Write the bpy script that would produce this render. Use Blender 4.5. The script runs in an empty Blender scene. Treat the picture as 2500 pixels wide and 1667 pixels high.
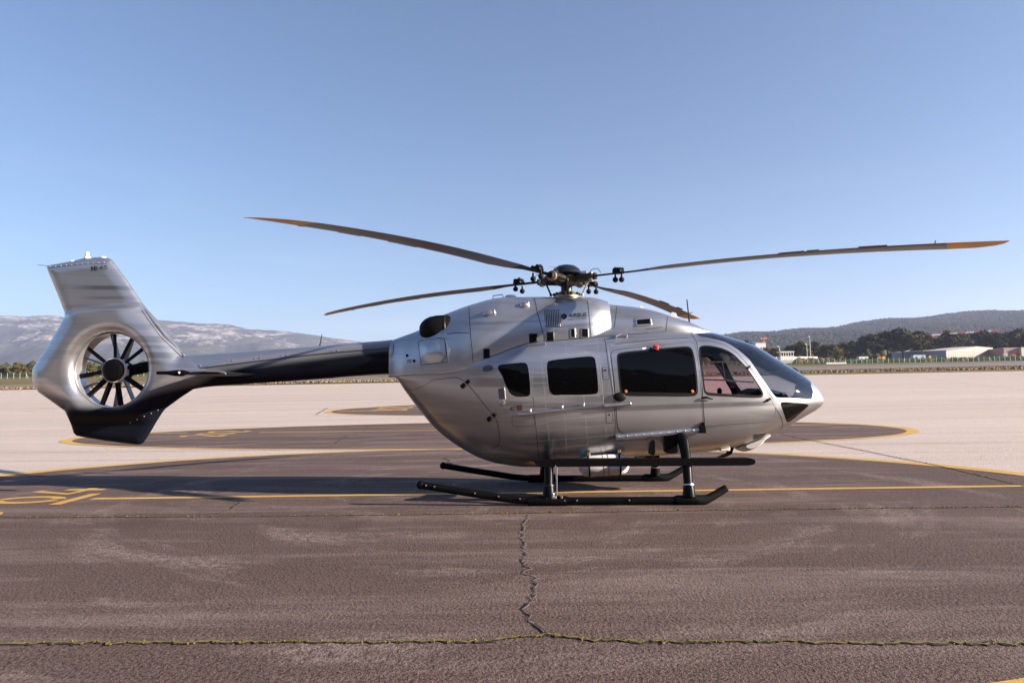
import bpy, bmesh, math, random
import numpy as np
from mathutils import Vector, Matrix
from mathutils.geometry import delaunay_2d_cdt
random.seed(7)
RNG = np.random.default_rng(7)
SC = bpy.context.scene
COL = SC.collection
rad = math.radians

# ------------------------------------------------------------------ camera
F_PX = 1728.71                       # focal length in pixels of a 2500 px wide frame
CR = np.array([0.9999590, 0.00067457, -0.00903528])
CU = np.array([0.00906043, -0.0744495, 0.99718362])
CF = np.array([0.0, 0.99722456, 0.07445256])
CAM = np.array([0.0, 0.0, 1.46])
cam_d = bpy.data.cameras.new('camera')
cam = bpy.data.objects.new('camera', cam_d); COL.objects.link(cam)
m = Matrix.Identity(4)
for i in range(3):
    m[i][0], m[i][1], m[i][2], m[i][3] = CR[i], CU[i], -CF[i], CAM[i]
cam.matrix_world = m
cam_d.sensor_width = 36.0
cam_d.lens = F_PX / 2500 * 36
cam_d.clip_start = 0.05
cam_d.clip_end = 30000
SC.camera = cam

# ------------------------------------------------------------------ sky, sun, exposure
SUN_DIR = Vector((9.04, -2.5, 3.03)).normalized()
EL = math.asin(SUN_DIR.z)
AZ = math.atan2(SUN_DIR.x, SUN_DIR.y)
world = bpy.data.worlds.new('World'); SC.world = world
world.use_nodes = True
wn = world.node_tree; wn.nodes.clear()
sky = wn.nodes.new('ShaderNodeTexSky'); sky.sky_type = 'NISHITA'
sky.sun_disc = False
sky.sun_elevation = EL
sky.sun_rotation = AZ
sky.altitude = 0
sky.air_density = 1.0; sky.dust_density = 0.12; sky.ozone_density = 3.0
bg = wn.nodes.new('ShaderNodeBackground'); bg.inputs[1].default_value = 0.05
wo = wn.nodes.new('ShaderNodeOutputWorld')
tint = wn.nodes.new('ShaderNodeMix'); tint.data_type = 'RGBA'; tint.blend_type = 'MULTIPLY'; tint.inputs[0].default_value = 1.0
tint.inputs[7].default_value = (.97, .97, 1.01, 1)
wn.links.new(sky.outputs[0], tint.inputs[6])
# thin high cirrus, long and faint
wc = wn.nodes.new('ShaderNodeTexCoord'); wm = wn.nodes.new('ShaderNodeMapping'); wm.inputs['Scale'].default_value = (1.3, 1.3, 9.0); wm.inputs['Rotation'].default_value = (0, rad(4), 0)
wz = wn.nodes.new('ShaderNodeTexNoise'); wz.inputs['Scale'].default_value = 1.6; wz.inputs['Detail'].default_value = 7; wz.inputs['Roughness'].default_value = .62
wr = wn.nodes.new('ShaderNodeValToRGB'); wr.color_ramp.elements[0].position = .50; wr.color_ramp.elements[1].position = .80
wr.color_ramp.elements[0].color = (0, 0, 0, 1); wr.color_ramp.elements[1].color = (.16, .16, .16, 1)
ci = wn.nodes.new('ShaderNodeMix'); ci.data_type = 'RGBA'; ci.inputs[7].default_value = (9.5, 9.6, 10.0, 1)
wn.links.new(wc.outputs['Generated'], wm.inputs[0]); wn.links.new(wm.outputs[0], wz.inputs['Vector']); wn.links.new(wz.outputs[0], wr.inputs[0]); wx = wn.nodes.new('ShaderNodeSeparateXYZ'); wn.links.new(wc.outputs['Generated'], wx.inputs[0])
we = wn.nodes.new('ShaderNodeMapRange'); we.inputs[1].default_value = .10; we.inputs[2].default_value = .30; we.inputs[3].default_value = 1.0; we.inputs[4].default_value = 0.0; wn.links.new(wx.outputs[2], we.inputs[0])
wp = wn.nodes.new('ShaderNodeMath'); wp.operation = 'MULTIPLY'; wn.links.new(wr.outputs[0], wp.inputs[0]); wn.links.new(we.outputs[0], wp.inputs[1]); wn.links.new(wp.outputs[0], ci.inputs[0])
wn.links.new(tint.outputs[2], ci.inputs[6]); wn.links.new(ci.outputs[2], bg.inputs[0]); wn.links.new(bg.outputs[0], wo.inputs[0])
sun_d = bpy.data.lights.new('sun', 'SUN'); sun_d.energy = 5.0; sun_d.angle = rad(0.53)
sun_d.color = (1.0, 0.86, 0.72)
sun = bpy.data.objects.new('sun', sun_d); COL.objects.link(sun)
sun.rotation_euler = (-SUN_DIR).to_track_quat('-Z', 'Y').to_euler()
sun.location = (40, -10, 30)
SC.view_settings.view_transform = 'Standard'
SC.view_settings.look = 'None'
SC.view_settings.exposure = 1.80
SC.view_settings.gamma = 1.0
SC.view_settings.use_curve_mapping = False
SC.render.engine = 'CYCLES'
SC.cycles.use_denoising = True
SC.cycles.max_bounces = 8
SC.cycles.transparent_max_bounces = 16
SC.cycles.volume_bounces = 0
SC.cycles.sample_clamp_indirect = 6.0
SC.cycles.caustics_reflective = False
SC.cycles.caustics_refractive = False

# ------------------------------------------------------------------ geometry of the view (sizes measured from the photograph)
HX, HY, HYAW = 0.8353, 10.6548, 0.0219
_c, _s = math.cos(HYAW), math.sin(HYAW)
def ray(px, py):
    return CR * (px - 1250) / F_PX - CU * (py - 833.5) / F_PX + CF
def at(px, py, y):
    """metres in the helicopter's own frame, on its upright plane at sideways offset y: (x, z)"""
    d = ray(px, py); n = np.array([_s, _c, 0.0])
    t = (y - (CAM - np.array([HX, HY, 0])) @ n) / (d @ n)
    P = CAM + t * d - np.array([HX, HY, 0])
    return float(P[0] * _c - P[1] * _s), float(P[2])
def gh(x, y):
    h = 0.0421 * (y - 28.0) + 0.0085 * x
    return 0.15 * np.logaddexp(0.0, np.asarray(h, float) / 0.15)
def gnd(px, py):
    d = ray(px, py); t = -CAM[2] / d[2]
    P = CAM + t * d
    return float(P[0]), float(P[1])
def far(px, py, Y):
    d = ray(px, py); P = CAM + d * (Y / d[1])
    return float(P[0]), float(P[1]), float(P[2])

# ------------------------------------------------------------------ mesh helpers
def link(name, me, mat=None, parent=None, kind=None):
    o = bpy.data.objects.new(name, me); COL.objects.link(o)
    if mat is not None and hasattr(me, 'materials'):
        for mm in (mat if isinstance(mat, (list, tuple)) else [mat]):
            me.materials.append(mm)
    if parent is not None: o.parent = parent
    if kind: o['kind'] = kind
    return o
def thing(o, label, cat, group=None):
    o['label'] = label; o['category'] = cat
    if group: o['group'] = group
    return o
def empty(name, loc=(0, 0, 0), rz=0.0):
    o = bpy.data.objects.new(name, None); COL.objects.link(o)
    o.location = loc; o.rotation_euler = (0, 0, rz); o.empty_display_size = 0.3
    return o
def mesh(verts, faces, smooth=True, angle=35, fidx=None, name='mesh'):
    me = bpy.data.meshes.new(name)
    me.from_pydata([tuple(map(float, v)) for v in verts], [], [tuple(f) for f in faces])
    if fidx is not None: me.polygons.foreach_set('material_index', list(fidx))
    me.polygons.foreach_set('use_smooth', [smooth] * len(me.polygons))
    me.update()
    if smooth and angle: me.set_sharp_from_angle(angle=rad(angle))
    return me
class MB:
    def __init__(s): s.v = []; s.f = []; s.i = []
    def add(s, v, f, k=0):
        b = len(s.v); s.v += [tuple(map(float, p)) for p in v]
        s.f += [tuple(b + q for q in p) for p in f]; s.i += [k] * len(f); return s
    def box(s, c, d, rot=None, k=0, bev=0.0):
        x, y, z = d[0] / 2, d[1] / 2, d[2] / 2
        R = rot or Matrix.Identity(3); c = Vector(c)
        if bev > 0:
            b = min(bev, x * .95, y * .95, z * .95); P = []
            for zz, q in ((-z, b), (-z + b, 0), (z - b, 0), (z, b)):
                X, Y = x - q, y - q
                for sx, sy, ex, ey in ((1, 1, 1, 0), (1, 1, 0, 1), (-1, 1, 0, 1), (-1, 1, 1, 0), (-1, -1, 1, 0), (-1, -1, 0, 1), (1, -1, 0, 1), (1, -1, 1, 0)):
                    P.append((sx * (X - b * ey), sy * (Y - b * ex), zz))
            f = [tuple(range(7, -1, -1)), tuple(range(24, 32))]
            for r in range(3):
                for j in range(8):
                    f.append((r * 8 + j, r * 8 + (j + 1) % 8, (r + 1) * 8 + (j + 1) % 8, (r + 1) * 8 + j))
            return s.add([c + R @ Vector(p) for p in P], f, k)
        P = [(-x, -y, -z), (x, -y, -z), (x, y, -z), (-x, y, -z), (-x, -y, z), (x, -y, z), (x, y, z), (-x, y, z)]
        return s.add([c + R @ Vector(p) for p in P], [(3, 2, 1, 0), (4, 5, 6, 7), (0, 1, 5, 4), (1, 2, 6, 5), (2, 3, 7, 6), (3, 0, 4, 7)], k)
    def tube(s, pts, r, n=12, k=0, cap=True, flat=1.0):
        pts = [Vector(p) for p in pts]; N = len(pts)
        rs = r if isinstance(r, (list, tuple)) else [r] * N
        V = []; up = Vector((0, 0, 1)); prev = None
        for i, p in enumerate(pts):
            t = (pts[min(i + 1, N - 1)] - pts[max(i - 1, 0)]).normalized()
            if prev is None:
                a = up if abs(t.z) < .9 else Vector((1, 0, 0))
                u = (a - t * a.dot(t)).normalized()
            else: u = (prev - t * prev.dot(t)).normalized()
            prev = u; w = t.cross(u)
            for j in range(n):
                q = 2 * math.pi * j / n
                V.append(p + u * (math.cos(q) * rs[i] * flat) + w * (math.sin(q) * rs[i]))
        f = [(i * n + j, i * n + (j + 1) % n, (i + 1) * n + (j + 1) % n, (i + 1) * n + j) for i in range(N - 1) for j in range(n)]
        if cap: f += [tuple(range(n - 1, -1, -1)), tuple((N - 1) * n + j for j in range(n))]
        return s.add(V, f, k)
    def lathe(s, prof, axis=((0, 0, 0), (0, 0, 1)), n=24, k=0):
        o = Vector(axis[0]); t = Vector(axis[1]).normalized()
        a = Vector((0, 0, 1)) if abs(t.z) < .9 else Vector((1, 0, 0))
        u = (a - t * a.dot(t)).normalized(); w = t.cross(u); V = []
        for (r, h) in prof:
            for j in range(n):
                q = 2 * math.pi * j / n
                V.append(o + t * h + u * (r * math.cos(q)) + w * (r * math.sin(q)))
        N = len(prof)
        f = [(i * n + j, i * n + (j + 1) % n, (i + 1) * n + (j + 1) % n, (i + 1) * n + j) for i in range(N - 1) for j in range(n)]
        if prof[0][0] > 1e-5: f.append(tuple(range(n - 1, -1, -1)))
        if prof[-1][0] > 1e-5: f.append(tuple((N - 1) * n + j for j in range(n)))
        return s.add(V, f, k)
    def ball(s, c, r, n=14, sc=(1, 1, 1), k=0, rot=None):
        c = Vector(c); R = rot or Matrix.Identity(3); V = []; M = n // 2
        for i in range(M + 1):
            a = math.pi * i / M
            for j in range(n):
                q = 2 * math.pi * j / n
                V.append(c + R @ Vector((r * sc[0] * math.sin(a) * math.cos(q), r * sc[1] * math.sin(a) * math.sin(q), r * sc[2] * math.cos(a))))
        f = [((i + 1) * n + j, (i + 1) * n + (j + 1) % n, i * n + (j + 1) % n, i * n + j) for i in range(M) for j in range(n)]
        return s.add(V, f, k)
    def prism(s, poly, y0, y1, k=0):      # poly of (x, z), extruded along y
        n = len(poly); V = [(p[0], y0, p[1]) for p in poly] + [(p[0], y1, p[1]) for p in poly]
        f = [tuple(range(n)), tuple(range(2 * n - 1, n - 1, -1))] + [(j, j + n, (j + 1) % n + n, (j + 1) % n) for j in range(n)]
        return s.add(V, f, k)
    def build(s, name, mat, parent=None, smooth=True, angle=35, kind=None):
        me = mesh(s.v, s.f, smooth, angle, s.i, name)
        bm = bmesh.new(); bm.from_mesh(me)
        bmesh.ops.remove_doubles(bm, verts=bm.verts, dist=1e-5)
        bmesh.ops.recalc_face_normals(bm, faces=bm.faces)
        bm.to_mesh(me); bm.free()
        return link(name, me, mat, parent, kind)
def pchip(xs, ys):
    xs = np.asarray(xs, float); ys = np.asarray(ys, float)
    o = np.argsort(xs); xs, ys = xs[o], ys[o]
    h = np.diff(xs); d = np.diff(ys) / h; n = len(xs); mm = np.zeros(n)
    for i in range(1, n - 1):
        if d[i - 1] * d[i] > 0:
            w1, w2 = 2 * h[i] + h[i - 1], h[i] + 2 * h[i - 1]
            mm[i] = (w1 + w2) / (w1 / d[i - 1] + w2 / d[i])
    mm[0], mm[-1] = d[0], d[-1]
    def f(x):
        x = np.clip(np.asarray(x, float), xs[0], xs[-1])
        i = np.clip(np.searchsorted(xs, x) - 1, 0, n - 2); t = (x - xs[i]) / h[i]
        return ((1 + 2 * t) * (1 - t) ** 2 * ys[i] + t * (1 - t) ** 2 * h[i] * mm[i] + t * t * (3 - 2 * t) * ys[i + 1] + t * t * (t - 1) * h[i] * mm[i + 1])
    return f
def chaikin(P, k=2):
    P = [np.array(p, float) for p in P]
    for _ in range(k):
        Q = []
        for i in range(len(P)):
            a, b = P[i], P[(i + 1) % len(P)]
            Q += [a * .75 + b * .25, a * .25 + b * .75]
        P = Q
    return P
def resample(P, step, closed=True):
    out = []; n = len(P)
    for i in range(n if closed else n - 1):
        a, b = np.array(P[i], float), np.array(P[(i + 1) % n], float)
        k = max(1, int(math.ceil(np.linalg.norm(b - a) / step)))
        out += [a + (b - a) * j / k for j in range(k)]
    if not closed: out.append(np.array(P[-1], float))
    return out
def inset(P, d):
    P = np.array(P, float); n = len(P)
    area = 0.5 * np.sum(P[:, 0] * np.roll(P[:, 1], -1) - np.roll(P[:, 0], -1) * P[:, 1])
    sg = 1 if area > 0 else -1
    T = np.roll(P, -1, 0) - np.roll(P, 1, 0); T /= (np.linalg.norm(T, axis=1, keepdims=True) + 1e-12)
    return P + sg * d * np.stack([-T[:, 1], T[:, 0]], 1)
def inside(pts, poly):
    pts = np.asarray(pts, float); poly = np.asarray(poly, float); r = np.zeros(len(pts), bool)
    x, y = pts[:, 0], pts[:, 1]; n = len(poly); j = n - 1
    for i in range(n):
        xi, yi, xj, yj = poly[i, 0], poly[i, 1], poly[j, 0], poly[j, 1]
        c = ((yi > y) != (yj > y)) & (x < (xj - xi) * (y - yi) / (yj - yi + 1e-15) + xi)
        r ^= c; j = i
    return r

# ------------------------------------------------------------------ materials
MATS = {}
def newmat(name):
    mt = bpy.data.materials.new(name); mt.use_nodes = True; mt.node_tree.nodes.clear()
    nt = mt.node_tree; out = nt.nodes.new('ShaderNodeOutputMaterial')
    MATS[name] = mt
    return mt, nt, out
def nd(nt, t, **kw):
    n = nt.nodes.new(t)
    for k, v in kw.items():
        if k.startswith('i_'):
            key = k[2:]
            n.inputs[int(key) if key.isdigit() else key.replace('_', ' ')].default_value = v
        else: setattr(n, k, v)
    return n
def ramp(nt, src, stops, interp='LINEAR'):
    r = nt.nodes.new('ShaderNodeValToRGB'); r.color_ramp.interpolation = interp
    e = r.color_ramp.elements
    while len(e) < len(stops): e.new(0.5)
    for q, (p, c) in zip(e, stops):
        q.position = p; q.color = (c, c, c, 1) if isinstance(c, (int, float)) else (*c, 1)
    nt.links.new(src, r.inputs[0]); return r.outputs[0]
def noise(nt, vec, scale, detail=4, rough=.55, sx=None, dist=0.0):
    if sx is not None:
        mp = nd(nt, 'ShaderNodeMapping'); mp.inputs['Scale'].default_value = sx
        nt.links.new(vec, mp.inputs[0]); vec = mp.outputs[0]
    n = nd(nt, 'ShaderNodeTexNoise', i_Scale=scale, i_Detail=detail, i_Roughness=rough, i_Distortion=dist)
    nt.links.new(vec, n.inputs['Vector']); return n.outputs[0]
def mixc(nt, fac, a, b, mode='MIX'):
    x = nd(nt, 'ShaderNodeMix', data_type='RGBA', blend_type=mode)
    for s, v in ((x.inputs[0], fac), (x.inputs[6], a), (x.inputs[7], b)):
        if isinstance(v, bpy.types.NodeSocket): nt.links.new(v, s)
        elif isinstance(v, (int, float)): s.default_value = v
        else: s.default_value = (*v, 1)
    return x.outputs[2]
def math_(nt, op, a, b=None, clamp=False):
    x = nd(nt, 'ShaderNodeMath', operation=op, use_clamp=clamp)
    for s, v in ((x.inputs[0], a), (x.inputs[1], b)):
        if v is None: continue
        if isinstance(v, bpy.types.NodeSocket): nt.links.new(v, s)
        else: s.default_value = v
    return x.outputs[0]
def bsdf(nt, out, col, rough=.5, metal=0.0, bump=None, bstr=.3, bdist=.01, **kw):
    b = nd(nt, 'ShaderNodeBsdfPrincipled')
    for nm, v in (('Base Color', col), ('Roughness', rough), ('Metallic', metal)):
        if isinstance(v, bpy.types.NodeSocket): nt.links.new(v, b.inputs[nm])
        else: b.inputs[nm].default_value = (*v, 1) if nm == 'Base Color' else v
    for k, v in kw.items(): b.inputs[k.replace('_', ' ')].default_value = v
    if bump is not None:
        bp = nd(nt, 'ShaderNodeBump', i_Strength=bstr, i_Distance=bdist)
        nt.links.new(bump, bp.inputs['Height']); nt.links.new(bp.outputs[0], b.inputs['Normal'])
    nt.links.new(b.outputs[0], out.inputs[0]); return b
def objco(nt): return nd(nt, 'ShaderNodeTexCoord').outputs['Object']
def simple(name, col, rough=.5, metal=0.0, var=.12, scale=9.0, bstr=0.0, **kw):
    mt, nt, out = newmat(name); co = objco(nt)
    n = noise(nt, co, scale, 5)
    c = mixc(nt, ramp(nt, n, [(.3, 0.0), (.7, 1.0)]), tuple(x * (1 - var) for x in col), tuple(min(1, x * (1 + var)) for x in col))
    r = math_(nt, 'MULTIPLY_ADD', n, .12); r.node.inputs[2].default_value = rough - .06
    bsdf(nt, out, c, r, metal, n if bstr else None, bstr, .01, **kw)
    return mt

# livery: silver with faint airbrushed bands, black along the tail's bottom; on the boom shade and sky reflection are painted in too
def make_livery():
    mt, nt, out = newmat('silver_livery'); co = objco(nt)
    sep = nd(nt, 'ShaderNodeSeparateXYZ'); nt.links.new(co, sep.inputs[0])
    X, Z = sep.outputs[0], sep.outputs[2]
    skew = math_(nt, 'MULTIPLY_ADD', X, .035); nt.links.new(Z, skew.node.inputs[2])
    cmb = nd(nt, 'ShaderNodeCombineXYZ'); nt.links.new(X, cmb.inputs[0]); nt.links.new(skew, cmb.inputs[2])
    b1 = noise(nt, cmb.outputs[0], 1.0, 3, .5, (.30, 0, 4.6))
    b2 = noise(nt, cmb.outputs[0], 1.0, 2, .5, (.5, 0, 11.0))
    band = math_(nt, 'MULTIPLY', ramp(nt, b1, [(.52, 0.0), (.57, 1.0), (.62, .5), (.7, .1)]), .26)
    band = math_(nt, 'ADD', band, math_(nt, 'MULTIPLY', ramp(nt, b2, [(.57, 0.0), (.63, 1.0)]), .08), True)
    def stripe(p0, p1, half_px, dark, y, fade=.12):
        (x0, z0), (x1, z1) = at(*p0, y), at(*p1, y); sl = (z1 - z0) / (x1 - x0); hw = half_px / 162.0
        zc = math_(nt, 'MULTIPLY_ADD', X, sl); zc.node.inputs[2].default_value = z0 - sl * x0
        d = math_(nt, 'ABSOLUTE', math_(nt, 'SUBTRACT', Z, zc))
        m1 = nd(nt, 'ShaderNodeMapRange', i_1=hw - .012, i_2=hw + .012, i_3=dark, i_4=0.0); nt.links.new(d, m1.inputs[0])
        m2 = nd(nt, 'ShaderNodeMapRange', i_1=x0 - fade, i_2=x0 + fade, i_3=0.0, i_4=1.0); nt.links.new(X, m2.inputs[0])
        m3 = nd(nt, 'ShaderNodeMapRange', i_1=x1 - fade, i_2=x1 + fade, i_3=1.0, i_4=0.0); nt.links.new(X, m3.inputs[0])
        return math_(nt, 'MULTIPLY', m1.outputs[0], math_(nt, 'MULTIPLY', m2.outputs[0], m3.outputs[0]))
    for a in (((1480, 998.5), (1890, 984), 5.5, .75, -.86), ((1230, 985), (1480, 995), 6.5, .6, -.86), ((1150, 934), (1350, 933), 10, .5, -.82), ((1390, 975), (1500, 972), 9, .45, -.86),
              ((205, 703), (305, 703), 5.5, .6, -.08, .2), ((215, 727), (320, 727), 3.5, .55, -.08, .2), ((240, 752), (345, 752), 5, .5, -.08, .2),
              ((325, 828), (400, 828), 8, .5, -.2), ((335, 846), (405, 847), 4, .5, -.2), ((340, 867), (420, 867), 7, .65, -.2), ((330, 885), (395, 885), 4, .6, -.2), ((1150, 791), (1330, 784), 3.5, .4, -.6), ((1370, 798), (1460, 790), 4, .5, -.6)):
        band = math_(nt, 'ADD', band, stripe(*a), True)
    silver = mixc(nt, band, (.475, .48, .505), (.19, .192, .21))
    line = nd(nt, 'ShaderNodeFloatCurve')
    cv = line.mapping.curves[0]
    pts = [(-8.3, 1.50), (-7.5, 1.40), (-6.7, 1.40), (-6.2, 1.58), (-5.6, 1.71), (-5.1, 1.92), (-4.0, 2.05), (-2.6, 2.21)]  # black edge raised along the boom, painting in its shade
    xn = nd(nt, 'ShaderNodeMapRange', i_1=-8.3, i_2=-2.6); nt.links.new(X, xn.inputs[0])
    while len(cv.points) < len(pts): cv.points.new(.5, .5)
    for q, (a, b) in zip(cv.points, pts):
        q.location = ((a + 8.3) / 5.7, b - 1.0); q.handle_type = 'VECTOR'
    line.mapping.use_clip = False; line.mapping.update()
    nt.links.new(xn.outputs[0], line.inputs['Value'])
    soft = nd(nt, 'ShaderNodeMapRange', i_1=-6.4, i_2=-5.2, i_3=.14, i_4=.12); nt.links.new(X, soft.inputs[0])
    dz = math_(nt, 'SUBTRACT', math_(nt, 'ADD', line.outputs[0], 1.0), Z)
    k = math_(nt, 'ADD', math_(nt, 'DIVIDE', dz, math_(nt, 'MULTIPLY', soft.outputs[0], 2.0)), .5, True)
    k = ramp(nt, k, [(0, 0.0), (.5, .6), (1, 1.0)], 'EASE')
    tail = nd(nt, 'ShaderNodeMapRange', i_1=-2.660, i_2=-2.652, i_3=1.0, i_4=0.0); nt.links.new(X, tail.inputs[0])
    k = math_(nt, 'MULTIPLY', k, tail.outputs[0])
    fl = nd(nt, 'ShaderNodeTexNoise', i_Scale=900.0, i_Detail=1.0); nt.links.new(co, fl.inputs['Vector'])
    col = mixc(nt, k, silver, (.006, .008, .014))  # bluish black paints in the sky's reflection
    metal = math_(nt, 'SUBTRACT', .85, math_(nt, 'MULTIPLY', k, .83))
    wav = noise(nt, co, 1.6, 2, .4)
    rg = math_(nt, 'MULTIPLY_ADD', noise(nt, co, 5, 4), .10); rg.node.inputs[2].default_value = .28
    b = bsdf(nt, out, col, rg, metal, wav, .02, .05)
    nt.links.new(math_(nt, 'MULTIPLY_ADD', k, -.28), b.inputs['Coat Weight']); b.inputs['Coat Weight'].links[0].from_node.inputs[2].default_value = .30
    b.inputs['Coat Roughness'].default_value = .08
    nt.links.new(math_(nt, 'MULTIPLY_ADD', k, -.42), b.inputs['Specular IOR Level']); b.inputs['Specular IOR Level'].links[0].from_node.inputs[2].default_value = .5
    return mt
LIV = make_livery()
BLK = simple('black_paint', (.004, .004, .0045), .36, 0, .2, Specular_IOR_Level=.10)
RUB = simple('black_rubber', (.007, .007, .007), .6, Specular_IOR_Level=.15)
JNT = simple('dark_joint', (.03, .03, .032), .7)
METAL = simple('bright_metal', (.50, .485, .47), .36, .9)
RIV = simple('rivet_metal', (.54, .53, .52), .4, .4)
DMET = simple('dark_metal', (.03, .028, .027), .42, .6, .4, 30)
BRASS = simple('brass_metal', (.36, .26, .17), .42, .8, .4, 30)
REDP = simple('red_paint', (.62, .03, .02), .4)
ORNG = simple('orange_paint', (.70, .25, .02), .5)
WHT = simple('white_paint', (.80, .79, .77), .4, 0, .05)
GRYP = simple('grey_plastic', (.16, .16, .17), .5)
BLADE = simple('blade_paint', (.12, .104, .095), .36, 0, .25, 3)
TIPM = simple('blade_tip_paint', (.78, .38, .03), .45, 0, .2, 6)
SEATM = simple('seat_fabric', (.02, .02, .024), .8)
def make_dark_glass():
    mt, nt, out = newmat('black_glass'); co = objco(nt)
    n = noise(nt, co, 2.0, 2)
    bsdf(nt, out, (.0025, .0025, .003), .04, 0, n, .02, .05, Specular_IOR_Level=.2)
    return mt
DGL = make_dark_glass()
def make_glass(name, tint, rough=.02, k=1.0):
    mt, nt, out = newmat(name)
    tr = nd(nt, 'ShaderNodeBsdfTransparent'); tr.inputs[0].default_value = (*tint, 1)
    gl = nd(nt, 'ShaderNodeBsdfGlossy'); gl.inputs['Roughness'].default_value = rough
    fr = nd(nt, 'ShaderNodeFresnel', i_IOR=1.5)
    co = objco(nt); n = noise(nt, co, 1.5, 2)
    bp = nd(nt, 'ShaderNodeBump', i_Strength=.03, i_Distance=.05); nt.links.new(n, bp.inputs['Height'])
    nt.links.new(bp.outputs[0], gl.inputs['Normal'])
    f = math_(nt, 'MULTIPLY', fr.outputs[0], k, True)
    mx = nd(nt, 'ShaderNodeMixShader'); nt.links.new(f, mx.inputs[0])
    nt.links.new(tr.outputs[0], mx.inputs[1]); nt.links.new(gl.outputs[0], mx.inputs[2])
    nt.links.new(mx.outputs[0], out.inputs[0]); return mt
WSH = make_glass('windshield_glass', (.60, .63, .68), .025, 2.3)
CGL = make_glass('cockpit_side_glass', (.74, .62, .66), .015, .8)
CHIN = make_glass('chin_glass', (.10, .09, .09), .02, 1.2)

# ------------------------------------------------------------------ ground materials
def grain(nt, co, base, lo, hi, fine=70.0, stain=None, stain_amt=.5, bstr=.5, moss=None, streak=(.25, 1.6, 1), arcs=False):
    big = noise(nt, co, .22, 4, .6, streak)
    mid = noise(nt, co, 2.2, 5, .6)
    fin = noise(nt, co, fine, 3, .7)
    vor = nd(nt, 'ShaderNodeTexVoronoi', i_Scale=fine * .8); nt.links.new(co, vor.inputs['Vector'])
    c = mixc(nt, ramp(nt, big, [(.35, 0.0), (.68, 1.0)]), lo, hi)
    c = mixc(nt, math_(nt, 'MULTIPLY', ramp(nt, mid, [(.35, 0.0), (.7, 1.0)]), .45), c, base)
    c = mixc(nt, ramp(nt, fin, [(.37, .85), (.45, .35), (.53, 0.0)]), c, tuple(x * .2 for x in base))
    spk = ramp(nt, fin, [(.58, 0.0), (.70, .75)])
    c = mixc(nt, spk, c, tuple(min(1, x * 1.7) for x in base))
    if stain:
        st = noise(nt, co, .55, 7, .68, (.35, 2.6, 1), .6)
        st2 = noise(nt, co, 9.0, 4, .7)
        s = math_(nt, 'MULTIPLY', ramp(nt, st, [(.50, 0.0), (.64, 1.0)]), ramp(nt, st2, [(.3, .35), (.65, 1.0)]))
        c = mixc(nt, math_(nt, 'MULTIPLY', s, stain_amt), c, stain)
    if arcs:                                   # scuffs left along circles about the middle of the pad, and a few darker oil patches
        mp = nd(nt, 'ShaderNodeMapping'); mp.inputs['Location'].default_value = (.7, -10.6, 0); nt.links.new(co, mp.inputs[0])
        sp = nd(nt, 'ShaderNodeSeparateXYZ'); nt.links.new(mp.outputs[0], sp.inputs[0])
        rr_ = math_(nt, 'SQRT', math_(nt, 'ADD', math_(nt, 'MULTIPLY', sp.outputs[0], sp.outputs[0]), math_(nt, 'MULTIPLY', sp.outputs[1], sp.outputs[1])))
        th_ = math_(nt, 'ARCTAN2', sp.outputs[1], sp.outputs[0])
        cb = nd(nt, 'ShaderNodeCombineXYZ'); nt.links.new(rr_, cb.inputs[0]); nt.links.new(math_(nt, 'MULTIPLY', th_, 1.6), cb.inputs[1])
        an = noise(nt, cb.outputs[0], 1.15, 7, .66, None, .35); a2 = noise(nt, co, 16., 4, .75)
        s2 = math_(nt, 'MULTIPLY', ramp(nt, an, [(.54, 0.0), (.64, 1.0)]), ramp(nt, a2, [(.42, .05), (.58, 1.0)]))
        c = mixc(nt, math_(nt, 'MULTIPLY', s2, .5), c, stain)
        oil = noise(nt, co, .38, 5, .6, (1, 1, 1), .8)
        c = mixc(nt, ramp(nt, oil, [(.58, 0.0), (.70, .55)]), c, tuple(x * .5 for x in base))
    h = math_(nt, 'ADD', fin, math_(nt, 'MULTIPLY', mid, .5))
    return c, h
def ground_mat(name, base, lo, hi, **kw):
    mt, nt, out = newmat(name); co = nd(nt, 'ShaderNodeNewGeometry').outputs['Position']
    bstr = kw.pop('bstr', .5); bdist = kw.pop('bdist', .012); rough = kw.pop('rough', .88)
    c, h = grain(nt, co, base, lo, hi, **kw)
    bsdf(nt, out, c, rough, 0, h, bstr, bdist, Specular_IOR_Level=.25)
    return mt
APRON = ground_mat('pale_apron_concrete', (.54, .45, .385), (.49, .405, .345), (.59, .50, .44), fine=45., stain=(.5, .45, .41), stain_amt=.35, bstr=.5, bdist=.01, streak=(.10, 1.3, 1))
ASPH = ground_mat('dark_asphalt', (.112, .074, .061), (.086, .057, .047), (.138, .093, .078), fine=44., stain=(.33, .26, .235), stain_amt=.35, bstr=.65, bdist=.03, arcs=True)
TAXI = ground_mat('taxiway_asphalt', (.22, .185, .185), (.20, .17, .17), (.24, .205, .2), fine=8., bstr=.2)
PALE = ground_mat('pale_dirt_strip', (.42, .34, .28), (.38, .30, .24), (.46, .38, .31), fine=8., bstr=.2)
def make_grass():
    mt, nt, out = newmat('dry_grass_field'); co = nd(nt, 'ShaderNodeNewGeometry').outputs['Position']
    a = noise(nt, co, .02, 5, .6, (1, 3, 1)); b = noise(nt, co, .5, 5, .7, (.3, 1.2, 1))
    c = mixc(nt, ramp(nt, a, [(.4, 0.0), (.6, 1.0)]), (.20, .14, .07), (.12, .13, .045))
    c = mixc(nt, math_(nt, 'MULTIPLY', ramp(nt, b, [(.3, 1.0), (.55, 0.0)]), .5), c, (.07, .06, .03))
    bsdf(nt, out, c, .95, 0, b, .6, .2, Specular_IOR_Level=.05)
    return mt
GRASS = make_grass()
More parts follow.
